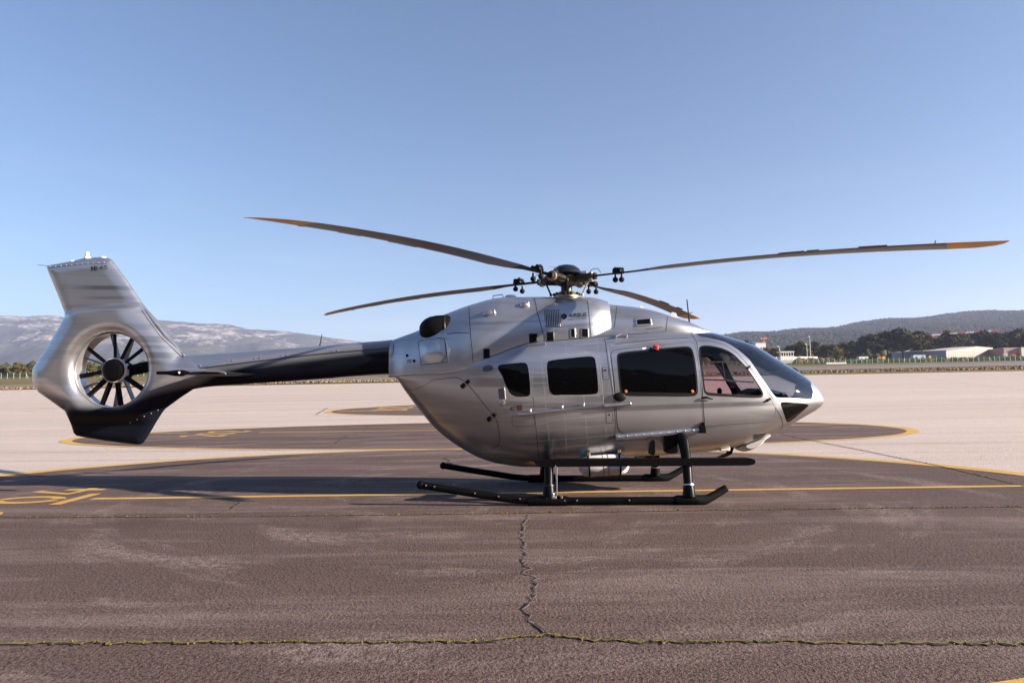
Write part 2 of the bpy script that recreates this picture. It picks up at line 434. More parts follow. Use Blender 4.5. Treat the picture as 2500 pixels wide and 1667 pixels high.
def make_yellow():
    mt, nt, out = newmat('worn_yellow_paint'); co = nd(nt, 'ShaderNodeNewGeometry').outputs['Position']
    n = noise(nt, co, 45, 4, .7); l = noise(nt, co, .8, 4, .6)
    c = mixc(nt, ramp(nt, l, [(.35, 0.0), (.65, 1.0)]), (.50, .27, .03), (.56, .35, .08))
    c = mixc(nt, ramp(nt, n, [(.32, .8), (.45, 0.0)]), c, (.16, .10, .05))
    bsdf(nt, out, c, .75, 0, n, .4, .006); return mt
YEL = make_yellow()
FADED = simple('faded_yellow_paint', (.46, .36, .22), .8)
MOSS = simple('green_moss', (.135, .108, .016), .95, 0, .5, 25, .6)
CRACK = simple('dark_crack', (.018, .015, .013), .95)
CEDGE = simple('crack_edge_highlight', (.30, .25, .225), .95, 0, .3, 40)  # pale highlight along the cracks, put in as colour

# ------------------------------------------------------------------ ground sheets
def sheet(name, xs, ys, off, mat, kind='structure', keep=None):
    xs, ys = np.asarray(xs, float), np.asarray(ys, float)
    Xg, Yg = np.meshgrid(xs, ys); Zg = gh(Xg, Yg) + off
    V = np.stack([Xg.ravel(), Yg.ravel(), Zg.ravel()], 1); nx = len(xs)
    Fc = [(j * nx + i, j * nx + i + 1, (j + 1) * nx + i + 1, (j + 1) * nx + i) for j in range(len(ys) - 1) for i in range(nx - 1)]
    return link(name, mesh(V, Fc, True, None), mat, None, kind)
def patch(name, poly_rows, off, mat, kind='structure'):
    """strip of rows, each a list of (x, y); follows the ground"""
    n = len(poly_rows[0]); V = []
    for r in poly_rows:
        for (x, y) in r: V.append((x, y, float(gh(x, y)) + off))
    Fc = [(j * n + i, j * n + i + 1, (j + 1) * n + i + 1, (j + 1) * n + i) for j in range(len(poly_rows) - 1) for i in range(n - 1)]
    return link(name, mesh(V, Fc, True, None), mat, None, kind)
ys_far = np.concatenate([[-1500, -600, -200, -60], np.arange(-20, 16, 6), np.arange(16, 44, 1.5), np.geomspace(45, 8300, 30)])
xs_far = np.concatenate([-np.geomspace(60, 7800, 14)[::-1], np.linspace(-45, 45, 9), np.geomspace(60, 7800, 14)])
sheet('ground', xs_far, ys_far, -.06, GRASS)
# apron: far edge runs a little away to the right
rows = []
for q in np.concatenate([np.linspace(-60, 15, 8), np.arange(16.5, 44, 1.2)]): rows.append([(x, q) for x in np.linspace(-140, 150, 30)])
for k in np.linspace(0, 1, 10): rows.append([(x, 44 + (116 + .045 * x - 44) * k) for x in np.linspace(-140, 150, 30)])
patch('apron', rows, 0.0, APRON)
def band(name, pl, pr, off, mat, ext=1.6, n=24):
    """road strip between (left near, left far) and (right near, right far) depths; px columns 0 and 2500"""
    Xl, Xr = -.723, .723
    a0, a1 = np.array([Xl * pl[0], pl[0]]), np.array([Xr * pr[0], pr[0]])
    b0, b1 = np.array([Xl * pl[1], pl[1]]), np.array([Xr * pr[1], pr[1]])
    ra, rb = [], []
    for t in np.linspace(-.5, 1.5, n): ra.append(tuple(a0 + (a1 - a0) * t)); rb.append(tuple(b0 + (b1 - b0) * t))
    return patch(name, [ra, rb], off, mat)
band('taxiway', (125, 147), (188, 262), .03, TAXI)
band('dirt_path', (117, 119.5), (145, 153), .03, PALE)
band('dirt_path', (151, 156), (278, 296), .03, PALE)

def ring_xy(c, a, bn, bf, n=160, t0=0, t1=2 * math.pi):
    out = []
    for t in np.linspace(t0, t1, n):
        out.append((c[0] + a * math.cos(t), c[1] + (bf if math.sin(t) > 0 else bn) * math.sin(t)))
    return out
def disc(name, c, a, bn, bf, off, mat, label=None):
    rim = ring_xy(c, a, bn, bf, 129)
    rows = [[(c[0] + (x - c[0]) * k, c[1] + (y - c[1]) * k) for (x, y) in rim] for k in np.linspace(1e-3, 1, 12)]
    return patch(name, rows, off, mat)
def ring(name, c, a, bn, bf, w, off, mat, wx=None):
    wx = wx or w
    o = ring_xy(c, a + wx / 2, bn + w / 2, bf + w / 2, 200); i = ring_xy(c, a - wx / 2, bn - w / 2, bf - w / 2, 200)
    return patch(name, [o, i], off, mat)
PADS = [((-.7, 10.6), 9.7, 7.46, 8.6), ((-.8, 26.0), 14.9, 6.9, 6.5), ((3.0, 43.0), 14.1, 6.4, 7.4)]
for (c, a, bn, bf) in PADS:
    disc('helipad', c, a, bn, bf, .004, ASPH)
    ring('pad_border', c, a, bn, bf, .22, .008, YEL, .42)
ring('pad_border', (-18.4, 51), 16, 6, 6, .22, .008, FADED, .5)
ring('pad_border', (74, 91), 16, 6, 6, .3, .008, FADED, .6)
def stroke(mb, P, w, off, closed=False):
    P = [np.array(p, float) for p in P]; n = len(P); L, R = [], []
    for i in range(n):
        a = P[i - 1] if (i > 0 or closed) else P[i]; b = P[(i + 1) % n] if (i < n - 1 or closed) else P[i]
        t = (b - a) / (np.linalg.norm(b - a) + 1e-9); nn = np.array([-t[1], t[0]]) * w / 2
        L.append(P[i] + nn); R.append(P[i] - nn)
    V = [(q[0], q[1], float(gh(q[0], q[1])) + off) for pr in zip(L, R) for q in pr]
    m_ = n if closed else n - 1
    mb.add(V, [(2 * i, 2 * i + 1, (2 * i + 3) % (2 * n), (2 * i + 2) % (2 * n)) for i in range(m_)])
def arc(cx, cy, rx, ry, t0, t1, n=14):
    return [(cx + rx * math.cos(rad(t)), cy + ry * math.sin(rad(t))) for t in np.linspace(t0, t1, n)]
def digits(name, txt, org, hgt, wid, gap, sw, off, mat):
    """stencilled pad number; digits stand on a baseline that runs along +y, their tops towards -x"""
    mb = MB(); u = 0.0
    G = {'0': [arc(.5, .5, .40, .43, 100, 262), arc(.5, .5, .40, .43, -80, 82)],
         '2': [arc(.5, .70, .38, .24, 165, -40) + [(.12, .06)], [(.12, .06), (.92, .06)]],
         '4': [[(.48, 1.0), (.03, .28), (.98, .28)], [(.72, .62), (.72, 0.0)]],
         '3': [arc(.48, .71, .36, .23, 150, -80), arc(.48, .27, .40, .25, 85, -150)]}
    for ch in txt:
        for st in G[ch]:
            P = [(org[0] - v * hgt, org[1] + u + q * wid) for (q, v) in st]
            stroke(mb, P, sw, off)
        u += wid + gap
    return mb.build(name, mat, None, False, None, 'structure')
digits('pad_number', '3', (-6.52, 8.62), .97, .72, .2, .165, .008, YEL)
digits('pad_number', '04', (-6.52, 10.0), .97, .72, .2, .165, .008, YEL)
digits('pad_number', '202', (-10.6, 25.7), 1.6, .95, .25, .22, .008, YEL)
digits('pad_number', '202', (-6.4, 42.5), 2.2, 1.0, .3, .3, .008, YEL)
mb = MB(); stroke(mb, [(-6.32, 9.88), (-6.37, 10.95)], .16, .008); stroke(mb, [(-6.1, 10.40), (9.0, 10.92)], .17, .0085)
mb.build('pad_centre_line', YEL, None, False, None, 'structure')
mb = MB(); stroke(mb, resample([(-15.2, 28.1), (-12.8, 28.0)], 1, False), .2, .0085); stroke(mb, resample([(-9.9, 27.8), (13.6, 28.0)], 1, False), .2, .0085)
mb.build('pad_centre_line', YEL, None, False, None, 'structure')
mb = MB(); stroke(mb, resample([(-10.5, 42.6), (-7.2, 42.7)], 1, False), .3, .0085); stroke(mb, resample([(-3.0, 42.8), (16.8, 43)], 1, False), .3, .0085)
mb.build('pad_centre_line', YEL, None, False, None, 'structure')
# faded scraps of an older yellow line and a paler seam in the near asphalt
mb = MB()
SEAMM = simple('slab_seam', (.20, .165, .14), .9, 0, .5, 1.5)
for k, y in enumerate((15.2, 17.8, 21.5, 34.2, 36.8, 51.5, 56, 62, 69, 78, 88, 99)):
    mb = MB(); stroke(mb, resample([(-90 + 6 * k, y + 1.2), (90, y + 2 + .2 * k)], 6, False), .03 + .012 * k, .0035)
    mb.build('slab_joint', SEAMM, None, False, None, 'structure')
for k, (x0, y0, x1, y1) in enumerate(((-22, 38, -60, 112), (30, 30, 62, 118), (14, 34, 20, 116), (-44, 50, -52, 112), (48, 60, 80, 116))):
    mb = MB(); stroke(mb, resample([(x0, y0), (x1, y1)], 4, False), .07, .0035); mb.build('slab_joint', SEAMM, None, False, None, 'structure')

def jag(P, step, amp, seed):
    r = np.random.default_rng(seed); Q = resample(P, step, False)
    return [q + r.normal(0, amp, 2) for q in Q]
def varstrip(mb, P, wfun, off):
    P = [np.array(p, float) for p in P]; n = len(P); V = []
    for i in range(n):
        t = P[min(i + 1, n - 1)] - P[max(i - 1, 0)]; t /= np.linalg.norm(t) + 1e-9
        nn = np.array([-t[1], t[0]]); a, b = wfun(i)
        for q in (P[i] + nn * a, P[i] - nn * b): V.append((q[0], q[1], float(gh(q[0], q[1])) + off))
    mb.add(V, [(2 * i, 2 * i + 1, 2 * i + 3, 2 * i + 2) for i in range(n - 1)])
def moss_joint(name, pts_px, w, seed, dens, tall, flat=False):
    P = [gnd(*p) for p in pts_px]; Q = jag(P, .03, w * .35, seed); r = np.random.default_rng(seed)
    mb = MB(); varstrip(mb, Q, lambda i: (w * .62 * (.4 + 1.1 * r.random()), w * .62 * (.4 + 1.1 * r.random())), .0095)
    mb.build('slab_joint', CRACK, None, False, None, 'structure')
    mb = MB(); varstrip(mb, Q, lambda i: (w * .38 * (.3 + 1.0 * r.random()), w * .38 * (.3 + 1.0 * r.random())), .0125)
    mb.build('moss_bed', MOSS, None, False, None, 'structure')
    mb = MB(); ph = r.random() * 9
    for i, q in enumerate(Q[:-1]):
        dd = .45 + .6 * math.sin(i * .021 + ph) * math.sin(i * .0063 + 1.7 * ph) + r.normal(0, .25)
        if dd < .05: continue
        for _ in range(max(1, int(dens * dd))):
            c = q + (Q[i + 1] - q) * r.random() + r.normal(0, w * .34, 2); s = tall * (.5 + r.random()) ; a = r.random() * 6.28
            z0 = float(gh(c[0], c[1])) + .0098
            V = [(c[0] + s * math.cos(a + k * 2.094), c[1] + s * math.sin(a + k * 2.094), z0) for k in range(3)] + [(c[0] + r.normal(0, s * .3), c[1] + r.normal(0, s * .3), z0 + s * (.5 + .8 * r.random()))]
            mb.add(V, [(0, 1, 3), (1, 2, 3), (2, 0, 3)])
    return mb.build(name, MOSS, None, False, None, 'stuff')
moss_joint('moss', [(-1700, 1574), (-20, 1573), (300, 1571), (700, 1570), (1180, 1568), (1290, 1556), (1345, 1552), (1450, 1566), (1700, 1570), (1900, 1567), (2060, 1572), (2520, 1574), (4200, 1573)], .036, 3, 7, .0065)
moss_joint('moss', [(-1200, 1270), (-20, 1264), (600, 1262), (1250, 1254), (1800, 1246), (2520, 1238), (3600, 1230)], .020, 4, .9, .011)
moss_joint('moss', [(1905, 1064), (2100, 1100), (2300, 1140), (2520, 1192), (2900, 1282)], .026, 5, 1.1, .012)
def crack(pts_px, w, amp, step, seed):
    P = [gnd(*p) for p in pts_px]; Q = jag(P, step, amp, seed); r = np.random.default_rng(seed)
    ww = [w * (.35 + 1.1 * r.random()) for _ in Q]
    mb = MB(); varstrip(mb, Q, lambda i: (ww[i] * 1.1, ww[i] * .5), .0090)
    mb.build('crack_edge', CEDGE, None, False, None, 'structure')
    mb = MB(); varstrip(mb, Q, lambda i: (ww[i] * .75, ww[i] * .6), .0130)
    mb.build('crack', CRACK, None, False, None, 'structure')
crack([(1289, 1258), (1280, 1285), (1274, 1305), (1283, 1340), (1277, 1372), (1290, 1390), (1278, 1396), (1282, 1402), (1316, 1414), (1303, 1424), (1312, 1452), (1296, 1462), (1283, 1483), (1296, 1520), (1326, 1536), (1334, 1554)], .0085, .016, .05, 11)
crack([(1084, 1121), (1150, 1110)], .02, .012, .1, 12)
crack([(1084, 1121), (1100, 1126), (1095, 1130), (1110, 1134)], .02, .012, .1, 15)
crack([(515, 1263), (560, 1245), (590, 1227)], .014, .01, .06, 13)
crack([(80, 1166), (125, 1157), (150, 1152)], .02, .012, .08, 14)
crack([(770, 1031), (800, 1021)], .05, .03, .3, 16)
crack([(820, 1085), (845, 1068), (910, 1052)], .03, .03, .3, 17)

# ------------------------------------------------------------------ terrain: limestone range, wooded hill
def profile(pts): 
    return pchip([p[0] for p in pts], [p[1] for p in pts])
def fbm(x, y, oc=5, seed=0):
    from mathutils import noise as mn
    return mn.fractal(Vector((x + seed * 17.3, y - seed * 9.1, seed * 3.7)), 0.9, 2.0, oc)
def terrain(name, sky_pts, y_near, y_far, nx, ny, mat, amp, shape, seed, fine=0.0):
    f = profile(sky_pts); pxs = np.linspace(sky_pts[0][0], sky_pts[-1][0], nx); V = []
    for j in range(ny):
        t = j / (ny - 1)
        for px in pxs:
            Y = y_near + (y_far - y_near) * t
            xt, yt, zt = far(px, float(f(px)), y_far)
            X = xt * Y / y_far if False else xt * (0.45 + 0.55 * Y / y_far)
            z0 = float(gh(X, Y)) - 4
            s = shape(t)
            z = z0 + (zt - z0) * s
            w = math.sin(math.pi * min(1, t * 1.02)) if t < 1 else 0
            z += amp * w * fbm(X / 420., Y / 420., 6, seed) + fine * fbm(X / 40., Y / 40., 2, seed + 5) * (.3 + .7 * (t > 0))
            V.append((X, Y, z))
    # back side falls away
    for px in pxs:
        xt, yt, zt = far(px, float(f(px)), y_far); V.append((xt * 1.15, y_far * 1.2, float(gh(xt, y_far)) - 30))
    Fc = [(j * nx + i, j * nx + i + 1, (j + 1) * nx + i + 1, (j + 1) * nx + i) for j in range(ny) for i in range(nx - 1)]
    return link(name, mesh(V, Fc, True, None), mat, None, 'structure')
def make_rock():
    mt, nt, out = newmat('limestone_and_scrub'); co = nd(nt, 'ShaderNodeNewGeometry').outputs['Position']
    sep = nd(nt, 'ShaderNodeSeparateXYZ'); nt.links.new(co, sep.inputs[0])
    a = noise(nt, co, .0030, 8, .68, (1, 1, 1.8), .5); b = noise(nt, co, .022, 6, .75)
    # bare summits towards the left end, scrub lower down
    hx = nd(nt, 'ShaderNodeMapRange', i_1=-4950., i_2=-3450., i_3=1.0, i_4=0.0); nt.links.new(sep.outputs[0], hx.inputs[0])
    hz = nd(nt, 'ShaderNodeMapRange', i_1=690., i_2=815., i_3=0.0, i_4=1.0); nt.links.new(sep.outputs[2], hz.inputs[0])
    bare = math_(nt, 'MULTIPLY', hx.outputs[0], hz.outputs[0])
    lo = nd(nt, 'ShaderNodeMapRange', i_1=345., i_2=490., i_3=0.0, i_4=1.0); nt.links.new(sep.outputs[2], lo.inputs[0])
    k = math_(nt, 'ADD', math_(nt, 'MULTIPLY', a, .72), math_(nt, 'MULTIPLY', b, .28))
    k = math_(nt, 'ADD', k, math_(nt, 'MULTIPLY', bare, .28))
    r = math_(nt, 'MULTIPLY', ramp(nt, k, [(.525, 0.0), (.575, 1.0)]), lo.outputs[0])
    sc = mixc(nt, ramp(nt, b, [(.35, 0.0), (.65, 1.0)]), (.040, .045, .027), (.085, .085, .053))
    c = mixc(nt, r, sc, mixc(nt, ramp(nt, b, [(.4, 0.0), (.6, 1.0)]), (.30, .27, .24), (.42, .38, .34)))
    bsdf(nt, out, c, .95, 0, b, .8, 14.0, Specular_IOR_Level=.05); return mt
ROCK = make_rock()
terrain('mountain', [(-420, 800), (-150, 784), (0, 771), (15, 770), (68, 773), (88, 770), (133, 770.5), (162, 776), (230, 779), (300, 776), (386, 781), (470, 788), (560, 793), (605, 803), (660, 806), (723, 812), (812, 825), (888, 836), (980, 856), (1100, 872), (1250, 880)],
        3900, 6500, 230, 46, ROCK, 80, lambda t: t ** 1.25 * (1.0 - .12 * math.sin(math.pi * t)), 1, 6.0)
def make_forest(name, c0, c1):
    mt, nt, out = newmat(name); co = nd(nt, 'ShaderNodeNewGeometry').outputs['Position']
    n = noise(nt, co, .11, 4, .7); n2 = noise(nt, co, .012, 3)
    c = mixc(nt, ramp(nt, n, [(.35, 0.0), (.65, 1.0)]), c0, c1)
    c = mixc(nt, math_(nt, 'MULTIPLY', ramp(nt, n2, [(.4, 0.0), (.6, 1.0)]), .35), c, (.075, .07, .035))
    bsdf(nt, out, c, .95, 0, n, .8, 1.0, Specular_IOR_Level=.05); return mt
WOOD = make_forest('hill_forest', (.012, .018, .008), (.038, .048, .020))
HILL = [(1480, 870.0), (1600, 847.0), (1700, 830.0), (1762, 820.5), (1825, 813.0), (1849, 815.5), (1910, 808.0), (1951, 804.0), (1995, 804.0), (2055, 798.0), (2097, 788.0), (2140, 783.0), (2185, 779.5), (2250, 778.0), (2263, 776.0), (2321, 767.0), (2389, 761.0), (2488, 761.5), (2650, 758.0), (2900, 772.0)]
hill = terrain('hill', HILL, 1250, 3000, 160, 30, WOOD, 9, lambda t: t ** 1.12, 3, 3.0)
# the wood that covers it: crowns too many to count
def blob(mb, c, r, rng):
    n = 6; V = []
    for z, q in ((-.55, .75), (.05, 1.0), (.6, .7)):
        o = rng.random() * 1.0
        for k in range(n):
            a = o + 2 * math.pi * k / n; j = .8 + .4 * rng.random()
            V.append((c[0] + r * q * j * math.cos(a), c[1] + r * q * j * math.sin(a), c[2] + r * z * (.85 + .3 * rng.random())))
    V.append((c[0], c[1], c[2] + r * (.9 + .3 * rng.random())))
    b = len(mb.v); mb.v += V
    for i in range(2):
        for k in range(n): mb.f.append((b + i * n + k, b + i * n + (k + 1) % n, b + (i + 1) * n + (k + 1) % n, b + (i + 1) * n + k))
    for k in range(n): mb.f.append((b + 2 * n + k, b + 2 * n + (k + 1) % n, b + 3 * n))
    mb.i += [0] * (3 * n)
hv = np.array([v.co[:] for v in hill.data.vertices]); nxh, nyh = 160, 30
mb = MB()
for _ in range(14000):
    j = int((RNG.random() ** .8) * (nyh - 1)); i = RNG.integers(25, nxh - 1)
    a, b_ = hv[j * nxh + i], hv[min(j + 1, nyh - 1) * nxh + i]; t = RNG.random(); p = a + (b_ - a) * t + np.array([RNG.normal(0, 8), 0, 0])
    blob(mb, p + np.array([0, 0, 1.0]), 3.4 + 2.6 * RNG.random(), RNG)
for i in range(25, nxh - 1):                      # ragged skyline
    for _ in range(14):
        p = hv[(nyh - 1) * nxh + i] * 1; q = hv[(nyh - 1) * nxh + i + 1]
        p = p + (q - p) * RNG.random(); blob(mb, p + np.array([0, RNG.normal(0, 20), -3.0 + RNG.normal(0, 2)]), 3.6 + 3.0 * RNG.random(), RNG)
link('forest', mesh(mb.v, mb.f, True, None), WOOD, None, 'stuff')
WOOD2 = make_forest('plain_wood', (.022, .028, .010), (.075, .078, .026))
mb = MB()
for _ in range(1500):                              # wood on the plain below the hill, and the strip at the left foot
    px = RNG.uniform(1700, 2560); Y = RNG.uniform(560, 860); x, y = (px - 1250) / F_PX * Y, Y
    blob(mb, (x, y, float(gh(x, y)) + RNG.uniform(2, 6)), RNG.uniform(4, 7.5), RNG)
for _ in range(1500):
    px = RNG.uniform(-60, 1000); Y = RNG.uniform(520, 1500); x, y = (px - 1250) / F_PX * Y, Y
    blob(mb, (x, y, float(gh(x, y)) + RNG.uniform(1, 5)), RNG.uniform(4, 7), RNG)
link('forest', mesh(mb.v, mb.f, True, None), WOOD2, None, 'stuff')

# wood that stands behind the photographer: it shows only as the dark skyline mirrored in glass and paint
mb = MB()
for _ in range(2600):
    x = RNG.uniform(-190, 150); y = RNG.uniform(-62, -30); hgt = 15 + 3 * math.sin(x * .09) + 2 * math.sin(x * .31)
    blob(mb, (x, y, hgt * RNG.random() ** .7), RNG.uniform(1.6, 3.2), RNG)
link('forest', mesh(mb.v, mb.f, True, None), WOOD2, None, 'stuff')

# ------------------------------------------------------------------ single trees
BARK = simple('pine_bark', (.10, .07, .05), .9, 0, .3, 3, .6)
def make_leaf(name, c0, c1):
    mt, nt, out = newmat(name); co = objco(nt); oi = nd(nt, 'ShaderNodeObjectInfo')
    n = noise(nt, co, .45, 4, .7)
    c = mixc(nt, ramp(nt, n, [(.35, 0.0), (.65, 1.0)]), c0, c1)
    c = mixc(nt, math_(nt, 'MULTIPLY', oi.outputs['Random'], .35), c, (.09, .07, .025))
    b = bsdf(nt, out, c, .9, Specular_IOR_Level=.06); return mt
LEAF = make_leaf('pine_needles', (.012, .016, .004), (.062, .058, .012))
LEAF2 = make_leaf('broad_leaves', (.035, .035, .010), (.12, .10, .025))
def crown_mesh(kind, seed):
    r = np.random.default_rng(seed); V, Fc = [], []
    cl = []
    for _ in range(44 if kind == 'pine' else 36):
        a = r.random() * 6.283; q = math.sqrt(r.random())
        if kind == 'pine': cl.append((.48 * q * math.cos(a), .48 * q * math.sin(a), .22 + .66 * math.sqrt(max(0, 1 - .8 * q * q)) * (.35 + .65 * math.sqrt(r.random())) - .03 * r.random(), .12 + .08 * r.random()))
        else: cl.append((.44 * q * math.cos(a), .44 * q * math.sin(a), .16 + .70 * r.random() * math.sqrt(max(.08, 1 - q * q)), .13 + .09 * r.random()))
    for (cx, cy, cz, cr) in cl:
        for _ in range(60):
            d = r.normal(0, 1, 3); d /= np.linalg.norm(d); rr = cr * (.55 + .5 * r.random())
            p = np.array([cx, cy, cz]) + d * rr * np.array([1.15, 1.15, .62]); s = .026 + .030 * r.random()
            u = r.normal(0, 1, 3); u -= d * (u @ d) * .5; u /= np.linalg.norm(u); w = np.cross(d, u); w /= np.linalg.norm(w) + 1e-9
            b = len(V); V += [p + s * u, p + s * w * .8, p - s * u, p - s * w * .8]; Fc.append((b, b + 1, b + 2, b + 3))
    return mesh(V, Fc, False, None, name='crown')
def trunk_mesh(kind, seed):
    r = np.random.default_rng(seed); mb = MB(); top = .66 if kind == 'pine' else .5
    mb.tube([(0, 0, -.03), (.01, .005, .2), (.02, -.01, top * .7), (.0, .0, top)], [.028, .022, .017, .012], 7)
    for k in range(5):
        a = k * 1.3 + r.random(); z = top * (.55 + .09 * k)
        mb.tube([(.01, 0, z), (.15 * math.cos(a), .15 * math.sin(a), z + .10), (.30 * math.cos(a), .30 * math.sin(a), z + .16)], [.012, .008, .004], 5)
    return mesh(mb.v, mb.f, True, None, name='trunk')
TREEV = {k: [(crown_mesh(k, 20 + i + (50 if k == 'pine' else 0)), trunk_mesh(k, 30 + i)) for i in range(3)] for k in ('pine', 'broad')}
for k, L in TREEV.items():
    for c, t in L: c.materials.append(LEAF if k == 'pine' else LEAF2); t.materials.append(BARK)
def tree(kind, px, Y, wpx, top_py, label, cat='tree', group=None, i=[0]):
    i[0] += 1
    x, y = (px - 1250) / F_PX * Y, Y; z = float(gh(x, y))
    zt = far(px, top_py, Y)[2]; h = max(2.0, zt - z) / .93; w = wpx * Y / F_PX
    r = empty('pine_tree' if kind == 'pine' else 'leafy_tree', (x, y, z), RNG.random() * 6.28)
    r.scale = (w, w, h)
    c, t = TREEV[kind][i[0] % 3]
    link('crown', c, None, r); link('trunk', t, None, r)
    thing(r, label, cat, group); return r
PINES = [(2133, 480, 62, 819, 'dark umbrella pine at the left end of the big clump beside the pale hangar'),
         (2168, 486, 64, 812, 'second pine of the big dark clump, between its left end and its tallest crown'),
         (2204, 476, 70, 806, 'tallest dark pine of the clump, straight behind the left end of the hangar'),
         (2240, 488, 60, 812, 'pine just right of the tallest crown, behind the long hangar wall'),
         (2268, 500, 52, 826, 'lower pine at the right end of the big clump, left of the crane tower'),
         (2318, 494, 40, 811, 'narrow olive pine standing right beside the red crane tower'),
         (2346, 500, 52, 818, 'pine behind the hangar ridge, left of its gable peak'),
         (2378, 505, 58, 816, 'wide pine rising directly above the hangar gable peak'),
         (2408, 498, 56, 812, 'pine behind the right corner of the hangar'),
         (2436, 492, 44, 815, 'olive pine in the gap between hangar and pinkish building'),
         (2466, 500, 50, 813, 'rounded pine behind the left end of the pinkish building'),
         (2497, 490, 54, 806, 'tall pine at the right edge of the photo behind the pinkish building')]
for px, Y, w, ty, lab in PINES: tree('pine', px, Y, w * 1.25, ty - 4, lab, group='dark pines behind the hangar')
MID = [(1868, 470, 38, 850, 'small bush-like tree half hidden behind the windshield top'),
       (1893, 455, 52, 851, 'low dark tree just left of the white open-roofed building'),
       (1930, 480, 48, 838, 'dark tree right behind the white open-roofed building'),
       (1958, 470, 46, 834, 'dark tree left of the two tall lamp posts'),
       (1992, 478, 44, 833, 'olive tree directly right of the tallest lamp post'),
       (2026, 470, 52, 836, 'broad tree above the brown shrubs, middle of the row'),
       (2056, 482, 48, 838, 'tree right of the brown shrubs, before the big clump'),
       (2086, 500, 46, 832, 'dull green tree touching the left side of the big dark clump')]
for px, Y, w, ty, lab in MID: tree('broad', px, Y, w * 1.2, ty - 2, lab, group='trees behind the white building')
LEFTT = [(6, 430, 30, 893, 'low olive tree at the left edge of the photo behind the fence'),
         (44, 425, 40, 884, 'round olive-green tree left of the tail fan housing'),
         (80, 440, 26, 890, 'small dark tree just touching the left side of the tail fan housing'),
         (214, 430, 30, 880, 'tree seen through the tail fan, left of its hub')]
for px, Y, w, ty, lab in LEFTT: tree('broad', px, Y, w, ty, lab, group='trees behind the left fence')

# ------------------------------------------------------------------ buildings and gear across the field
def quad(mb, P, k=0): mb.add(P, [tuple(range(len(P)))], k)
def fb(px, Y): x = (px - 1250) / F_PX * Y; return np.array([x, Y, float(gh(x, Y))])
def fz(px, py, Y): return np.array(far(px, py, Y))
WALLB = simple('grey_sheet_wall', (.30, .29, .30), .6, 0, .1, .3)
WALLC = simple('beige_sheet_wall', (.28, .235, .205), .6, 0, .1, .3)
ROOFM = simple('pale_sheet_roof', (.62, .56, .51), .5, 0, .06, .2)
PINK = simple('pinkish_render', (.34, .22, .185), .8, 0, .1, .4)
PINK_LIT = simple('sunlit_pinkish_render', (.62, .50, .38), .8, 0, .08, .4)  # brighter copy of the pinkish wall, sunlight put into its colour
WWALL = simple('white_render', (.72, .69, .64), .7, 0, .08, .4)
DARK = simple('dark_opening', (.03, .03, .03), .7)
BLUEW = simple('pale_blue_sheet', (.50, .56, .62), .6, 0, .06, .4)
GREENM = simple('green_scrub', (.07, .085, .025), .95, 0, .5, .8, Specular_IOR_Level=.05)
BROWN = simple('brown_scrub', (.16, .095, .045), .95, 0, .5, .8, Specular_IOR_Level=.05)
# hangar
def hangar():
    root = empty('hangar', tuple(fb(2311, 430)))
    o = np.array(root.location)
    Lb, Cb, Rb = fb(2176.5, 520), fb(2311, 430), fb(2424, 462)
    Lt, Ct, Rt = fz(2176.5, 861, 520), fz(2311, 855.8, 430), fz(2424, 848.5, 462)
    Pk = fz(2387, 845.4, 451); Bk = Lb + (Rb - Cb); Bkt = Lt + (Rt - Ct); PkL = Lt + (Pk - Ct)
    for q in (Lb, Cb, Rb, Bk): q[2] -= .5
    def w(name, P, mat):
        me = MB(); quad(me, [np.array(p) - o for p in P]); return me.build(name, mat, root, False, None)
    w('side_wall', (Lb, Cb, Ct, Lt), WALLB); w('gable_wall', (Cb, Rb, Rt, Pk, Ct), WALLC)
    w('side_wall', (Rb, Bk, Bkt, Rt), WALLB); w('gable_wall', (Bk, Lb, Lt, PkL, Bkt), WALLC)
    up = np.array([0, 0, .12]); ov = (Cb - Lb) / np.linalg.norm(Cb - Lb) * .5
    m1 = MB(); quad(m1, [Lt + up - ov - o, Ct + up + ov - o, Pk + up + ov - o, PkL + up - ov - o])
    quad(m1, [PkL + up - ov - o, Pk + up + ov - o, Rt + up + ov - o, Bkt + up - ov - o]); quad(m1, [Lt - ov - o, Ct + ov - o, Ct + up * 3 + ov - o, Lt + up * 3 - ov - o])
    m1.build('roof', ROOFM, root, False, None)
    nrm = np.cross(Rb - Cb, [0, 0, 1.]); nrm /= np.linalg.norm(nrm); nrm = nrm if nrm[1] < 0 else -nrm
    proto = None
    for k in range(1, 22):                          # standing ribs of the sheet cladding
        t = k / 22; b = Cb + (Rb - Cb) * t; tt = (Ct + (Pk - Ct) * (t / .66)) if t < .66 else (Pk + (Rt - Pk) * ((t - .66) / .34))
        m2 = MB(); hgt = tt[2] - b[2] - .1; m2.box((0, 0, hgt / 2), (.22, .22, hgt)); r = m2.build('wall_rib', WALLC, root, False, None); r.location = b + nrm * .08 - o
    m3 = MB(); cc = Cb + nrm * .06 - o; m3.box(cc + np.array([0, 0, (Ct[2] - Cb[2]) / 2]), (.5, .5, Ct[2] - Cb[2])); m3.build('corner_trim', ROOFM, root, False, None)
    thing(root, 'long low hangar with pale roof and ribbed beige gable beyond the fence', 'hangar')
hangar()
